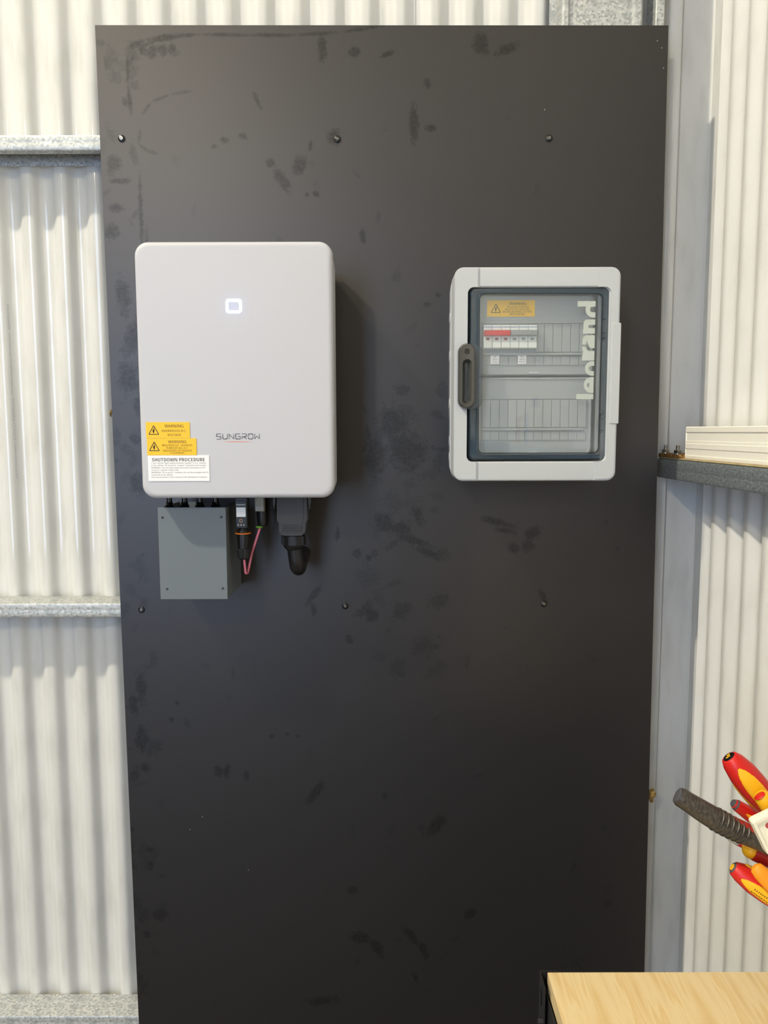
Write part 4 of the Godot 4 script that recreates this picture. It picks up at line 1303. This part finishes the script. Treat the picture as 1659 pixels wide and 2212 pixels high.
func tools():
	# a fabric caddy just out of frame holds them
	var cd := thing("tool_caddy", "dark fabric tool caddy on the bench holding the hand tools", "caddy")
	var s := Shape.new()
	s.loop([Shape.rrect(0.662, -0.72, 0.076, 0.22, 0.02, 0.8005, 6), Shape.rrect(0.662, -0.72, 0.080, 0.23, 0.02, 0.985, 6), Shape.rrect(0.662, -0.72, 0.072, 0.222, 0.018, 0.985, 6), Shape.rrect(0.662, -0.72, 0.068, 0.212, 0.018, 0.806, 6)])
	s.box(Vector3(0.662, -0.72, 0.8035), Vector3(0.070, 0.21, 0.006))
	for i in s.t.size():
		var p := s.t[i]
		s.t[i] = Vector3(p.x, p.z, -p.y)
	part("pouch", s, mats.caddy_fabric, cd)

	# big red and yellow screwdriver
	var t := hand_tool("screwdriver", "large red screwdriver handle with yellow inlay and black end cap", "screwdriver", Vector3(0.4880, 1.1405, 0.658), Vector3(0.618, 0.985, 0.680))
	s = Shape.new()
	var prof := [[0.0, 0.0095], [0.0015, 0.0120], [0.010, 0.0160], [0.030, 0.0200], [0.055, 0.0205], [0.085, 0.0175], [0.105, 0.0135], [0.112, 0.0165], [0.118, 0.0165], [0.122, 0.0050]]
	s.lathe(prof, 36)
	part("handle", s, mats.tool_red, t)
	s = Shape.new()
	s.lathe([[-0.0012, 0.0070], [0.0004, 0.0096]], 20)
	var cap := part("end_cap", s, mats.gloss_black, t)
	s = Shape.new()
	s.box(Vector3(0.001, -0.0014, 0.002), Vector3(0.007, 0.0008, 0.002))
	s.box(Vector3(-0.001, -0.0014, -0.0025), Vector3(0.005, 0.0008, 0.002))
	part("mark", s, mats.tool_yellow, cap)
	s = Shape.new()
	s.patch(prof, 0.013, 0.100, 0.05, 0.62)
	part("inlay", s, mats.tool_yellow, t, "long yellow grip inlay")
	shaft(t, 0.12, 0.20)

	# worn black and red knife or chisel
	t = hand_tool("chisel", "worn black rubber chisel handle with red back and ribbed grip", "chisel", Vector3(0.4092, 1.0944, 0.680), Vector3(0.605, 0.991, 0.705))
	s = Shape.new()
	var path := PackedVector3Array()
	var rad := []
	for i in 34:
		var u := i / 33.0
		var yy := u * 0.150
		path.append(Vector3(0.004 * sin(u * PI) + 0.0, yy, 0))
		var r := 0.0136 + 0.0024 * sin(clampf((u - 0.1) / 0.7, 0, 1) * PI) - 0.0008 * u
		if u < 0.03:
			r = 0.0118
		rad.append(r)
	s.tube(path, rad, 18, 0.86)
	part("handle", s, mats.worn_rubber, t, "", 60.0)
	for i in 6:
		var u := 0.40 + i * 0.052
		var ring := PackedVector3Array()
		for j in 15:
			var an := lerpf(-0.2, PI + 0.9, j / 14.0)
			var rr := 0.0137 + 0.0024 * sin(clampf((u - 0.1) / 0.7, 0, 1) * PI) - 0.0008 * u
			ring.append(Vector3(0.004 * sin(u * PI) + cos(an) * rr, u * 0.150 + 0.004 * sin(an), sin(an) * rr * 0.88))
		s = Shape.new()
		s.tube(ring, 0.0012, 6)
		part("grip_ring", s, mats.worn_rubber, t)
	s = Shape.new()
	s.ball(Vector3(0, -0.0002, 0), Vector3(0.0112, 0.0016, 0.0096), 18, 7)
	part("end_cap", s, mats.charcoal_plastic, t)
	s = Shape.new()
	path = PackedVector3Array()
	rad = []
	for i in 14:
		var u := lerpf(0.30, 1.0, i / 13.0)
		path.append(Vector3(-0.0085 + 0.0042 * sin(u * PI), u * 0.150, 0.001))
		rad.append(0.0020 + 0.0062 * smoothstep(0.30, 0.62, u))
	s.tube(path, rad, 12, 1.0)
	part("red_back", s, mats.worn_red, t, "scuffed red strip along the back")
	shaft(t, 0.148, 0.225, 0.004)

	# yellow pliers with red ends
	t = hand_tool("pliers", "yellow insulated pliers with red grip ends beside the big screwdriver", "pliers", Vector3(0.5108, 1.1080, 0.704), Vector3(0.632, 0.960, 0.735))
	s = Shape.new()
	s.tube(PackedVector3Array([Vector3(0, 0, 0), Vector3(0, 0.004, 0), Vector3(0, 0.02, 0), Vector3(0.001, 0.06, 0), Vector3(0.004, 0.12, 0)]), [0.0080, 0.0110, 0.0128, 0.0125, 0.010], 18)
	var g := part("grip", s, mats.tool_yellow, t)
	s = Shape.new()
	s.ball(Vector3(0.0015, 0.0006, 0.0035), Vector3(0.0084, 0.0022, 0.0080), 16, 7)
	part("grip_end", s, mats.tool_red, g, "red oval grip end")
	s = Shape.new()
	s.tube(PackedVector3Array([Vector3(-0.0200, 0.0080, 0.004), Vector3(-0.0195, 0.012, 0.004), Vector3(-0.017, 0.03, 0.003), Vector3(-0.010, 0.07, 0.0), Vector3(-0.004, 0.12, 0)]), [0.0080, 0.0098, 0.0110, 0.0105, 0.009], 18)
	g = part("grip", s, mats.tool_red, t)
	s = Shape.new()
	s.ball(Vector3(-0.0195, 0.0075, 0.0045), Vector3(0.0056, 0.0016, 0.0050), 14, 7)
	part("hollow", s, mats.flag_red, g, "dark hollow end of the grip")
	s = Shape.new()
	s.box(Vector3(-0.001, 0.145, 0), Vector3(0.022, 0.05, 0.012), 0.003)
	part("jaw", s, mats.tool_steel, t)

	# smaller driver half hidden behind the chisel
	t = hand_tool("screwdriver", "small red screwdriver handle with thin yellow inlay above the chisel", "screwdriver", Vector3(0.5060, 1.0630, 0.641), Vector3(0.620, 0.985, 0.650))
	s = Shape.new()
	prof = [[0.0, 0.0060], [0.006, 0.0085], [0.030, 0.0110], [0.060, 0.0105], [0.085, 0.0085], [0.092, 0.004]]
	s.lathe(prof, 28)
	part("handle", s, mats.tool_red, t)
	s = Shape.new()
	s.lathe([[-0.002, 0.0048], [0.0045, 0.0082], [0.005, 0.006]], 18)
	part("end_cap", s, mats.charcoal_plastic, t)
	s = Shape.new()
	s.patch(prof, 0.018, 0.080, 0.25, 0.42)
	part("inlay", s, mats.tool_yellow, t)
	shaft(t, 0.09, 0.165)

	# red and yellow handle behind the big screwdriver
	t = hand_tool("wire_cutter", "red and yellow cutter handle half hidden behind the large screwdriver", "cutter", Vector3(0.5218, 1.0844, 0.612), Vector3(0.648, 0.947, 0.625))
	s = Shape.new()
	s.tube(PackedVector3Array([Vector3(0, 0, 0), Vector3(0, 0.005, 0), Vector3(0, 0.02, 0), Vector3(0.001, 0.07, 0), Vector3(0.004, 0.13, 0)]), [0.0060, 0.0090, 0.0102, 0.0108, 0.009], 16)
	part("grip", s, mats.tool_yellow, t)
	s = Shape.new()
	s.ball(Vector3(-0.001, 0.034, 0.0055), Vector3(0.0064, 0.026, 0.0058), 14, 9)
	part("inlay", s, mats.tool_red, t)
	shaft(t, 0.128, 0.17, 0.005)

	# tester with a clear end
	t = hand_tool("voltage_tester", "slim red tester with a clear end, behind the ball-ended driver", "tester", Vector3(0.5108, 1.0053, 0.622), Vector3(0.630, 0.952, 0.628))
	s = Shape.new()
	s.lathe([[0.0, 0.0070], [0.003, 0.0098], [0.014, 0.0108]], 20)
	part("clear_end", s, mats.tool_clear, t)
	s = Shape.new()
	s.lathe([[0.014, 0.0110], [0.05, 0.0112], [0.08, 0.009], [0.085, 0.004]], 20)
	part("handle", s, mats.tool_red, t)
	shaft(t, 0.083, 0.14)

	# driver with a yellow ball end
	t = hand_tool("nut_driver", "red nut driver handle with a round yellow ball end", "nut driver", Vector3(0.5250, 0.9985, 0.648), Vector3(0.644, 0.952, 0.668))
	s = Shape.new()
	s.ball(Vector3(0, 0.0060, 0), Vector3(0.0130, 0.0120, 0.0130), 22, 13)
	part("ball_end", s, mats.tool_yellow, t)
	s = Shape.new()
	s.lathe([[0.0085, 0.0135], [0.012, 0.0142], [0.05, 0.0150], [0.08, 0.0130], [0.088, 0.006]], 22, 0.05, 6)
	part("handle", s, mats.tool_deep_red, t)
	shaft(t, 0.086, 0.125)

	# printed driver at the bottom
	t = hand_tool("screwdriver", "red screwdriver handle with printed yellow inlay and yellow end dot, lowest of the bunch", "screwdriver", Vector3(0.4975, 0.9790, 0.665), Vector3(0.615, 0.9055, 0.70))
	s = Shape.new()
	prof = [[0.0, 0.0072], [0.002, 0.0102], [0.012, 0.0140], [0.032, 0.0176], [0.055, 0.0180], [0.085, 0.0150], [0.10, 0.005]]
	s.lathe(prof, 36)
	part("handle", s, mats.tool_red, t)
	s = Shape.new()
	s.lathe([[-0.0008, 0.0066], [0.002, 0.0098]], 18)
	var dot := part("end_cap", s, mats.charcoal_plastic, t)
	s = Shape.new()
	s.lathe([[-0.0016, 0.0046], [-0.0006, 0.0050]], 18)
	part("dot", s, mats.tool_yellow, dot)
	s = Shape.new()
	s.patch(prof, 0.012, 0.088, 0.42, 0.58)
	var inl := part("inlay", s, mats.tool_yellow, t, "yellow inlay with black print")
	# worn print, no longer legible: a row of short upright strokes and a scribble under it
	s = Shape.new()
	for k in 9:
		var yy := 0.032 + k * 0.0030
		s.patch(prof, yy, yy + 0.0011, 0.36, 0.075, 0.0011)
	for k in 8:
		var yy := 0.030 + k * 0.0038
		s.patch(prof, yy, yy + 0.0032, 0.70 - 0.02 * (k % 2), 0.03, 0.0011)
	part("worn_print", s, mats.print_black, inl)
	s = Shape.new()
	s.ball(Vector3(-0.0140, 0.034, 0.003), Vector3(0.0042, 0.024, 0.0050), 12, 9)
	part("side_inlay", s, mats.tool_yellow, t)
	shaft(t, 0.098, 0.125)

	# orange plier grip in front
	t = hand_tool("side_cutter", "plain orange cutter grip lying over the lowest screwdriver", "cutter", Vector3(0.5130, 0.9990, 0.696), Vector3(0.606, 0.902, 0.72))
	s = Shape.new()
	s.tube(PackedVector3Array([Vector3(0, 0, 0), Vector3(0, 0.003, 0), Vector3(0, 0.012, 0), Vector3(0.001, 0.05, 0), Vector3(0.002, 0.10, 0)]), [0.0050, 0.0090, 0.0112, 0.0112, 0.010], 16, 0.7)
	part("grip", s, mats.tool_orange, t)
	shaft(t, 0.098, 0.125, 0.005)

	# white plastic holder with a red slot
	t = thing("blade_holder", "cream plastic holder with a red slot, clipped over the tools", "holder")
	t.transform = Transform3D(Basis(Vector3.BACK, deg_to_rad(27)), Vector3(0.4807, 1.0887, 0.7350))
	s = Shape.new()
	var rings := []
	for k in [[0.0, 0.001], [0.002, 0.0], [0.010, 0.0], [0.012, 0.0012]]:
		rings.append(Shape.rrect(0.050, -0.024, 0.100 - 2 * k[1], 0.052 - 2 * k[1], 0.004, k[0], 4))
	s.loft(rings)
	part("body", s, mats.holder_white, t)
	s = Shape.new()
	s.loop([Shape.rrect(0.050, -0.024, 0.100, 0.052, 0.004, 0.010, 4), Shape.rrect(0.050, -0.024, 0.099, 0.051, 0.004, 0.0145, 4), Shape.rrect(0.050, -0.024, 0.091, 0.043, 0.003, 0.0145, 4), Shape.rrect(0.050, -0.024, 0.091, 0.043, 0.003, 0.010, 4)])
	part("rim", s, mats.holder_white, t)
	s = Shape.new()
	s.box(Vector3(0.053, -0.0255, 0.0130), Vector3(0.084, 0.0045, 0.003), 0.001)
	part("rib", s, mats.holder_white, t)
	s = Shape.new()
	s.loft([Shape.rrect(0.040, -0.0125, 0.052, 0.0075, 0.0037, 0.0118, 5), Shape.rrect(0.040, -0.0125, 0.052, 0.0075, 0.0037, 0.0126, 5)])
	part("slot", s, mats.holder_red, t, "faded red slot")

# bottles on the girt beyond the camera's right, mirrored in the switchboard door
func bottles():
	for q in [[2.05, 0.030, 0.21, Color(0.88, 0.88, 0.86), Color(0.15, 0.32, 0.68), "white spray can with blue cap on the right wall's girt"], [2.16, 0.026, 0.19, Color(0.20, 0.38, 0.72), Color(0.85, 0.85, 0.85), "blue bottle with white cap on the right wall's girt"], [2.28, 0.025, 0.15, Color(0.86, 0.85, 0.75), Color(0.80, 0.75, 0.2), "cream bottle with yellow cap on the right wall's girt"], [2.40, 0.024, 0.17, Color(0.65, 0.10, 0.12), Color(0.9, 0.9, 0.9), "red bottle with white cap on the right wall's girt"]]:
		var t := thing("supply_bottle", q[5], "bottle", Vector3(0.682, 1.5410, q[0]), "bottles on the side girt")
		var s := Shape.new()
		s.lathe([[0.0, q[1] * 0.95], [0.004, q[1]], [q[2] * 0.72, q[1]], [q[2] * 0.80, q[1] * 0.5]], 20)
		part("body", s, plain("bottle_body", q[3], 0.4), t)
		s = Shape.new()
		s.lathe([[q[2] * 0.79, q[1] * 0.55], [q[2] * 0.97, q[1] * 0.5], [q[2], q[1] * 0.3]], 16)
		part("cap", s, plain("bottle_cap", q[4], 0.4), t)

func _ready():
	plain("lamp_housing", Color(0.35, 0.35, 0.36), 0.5)
	camera_and_light()
	materials()
	shed()
	board()
	inverter()
	conduit_cover()
	dongle()
	power_connector()
	switchboard()
	right_side()
	bottles()
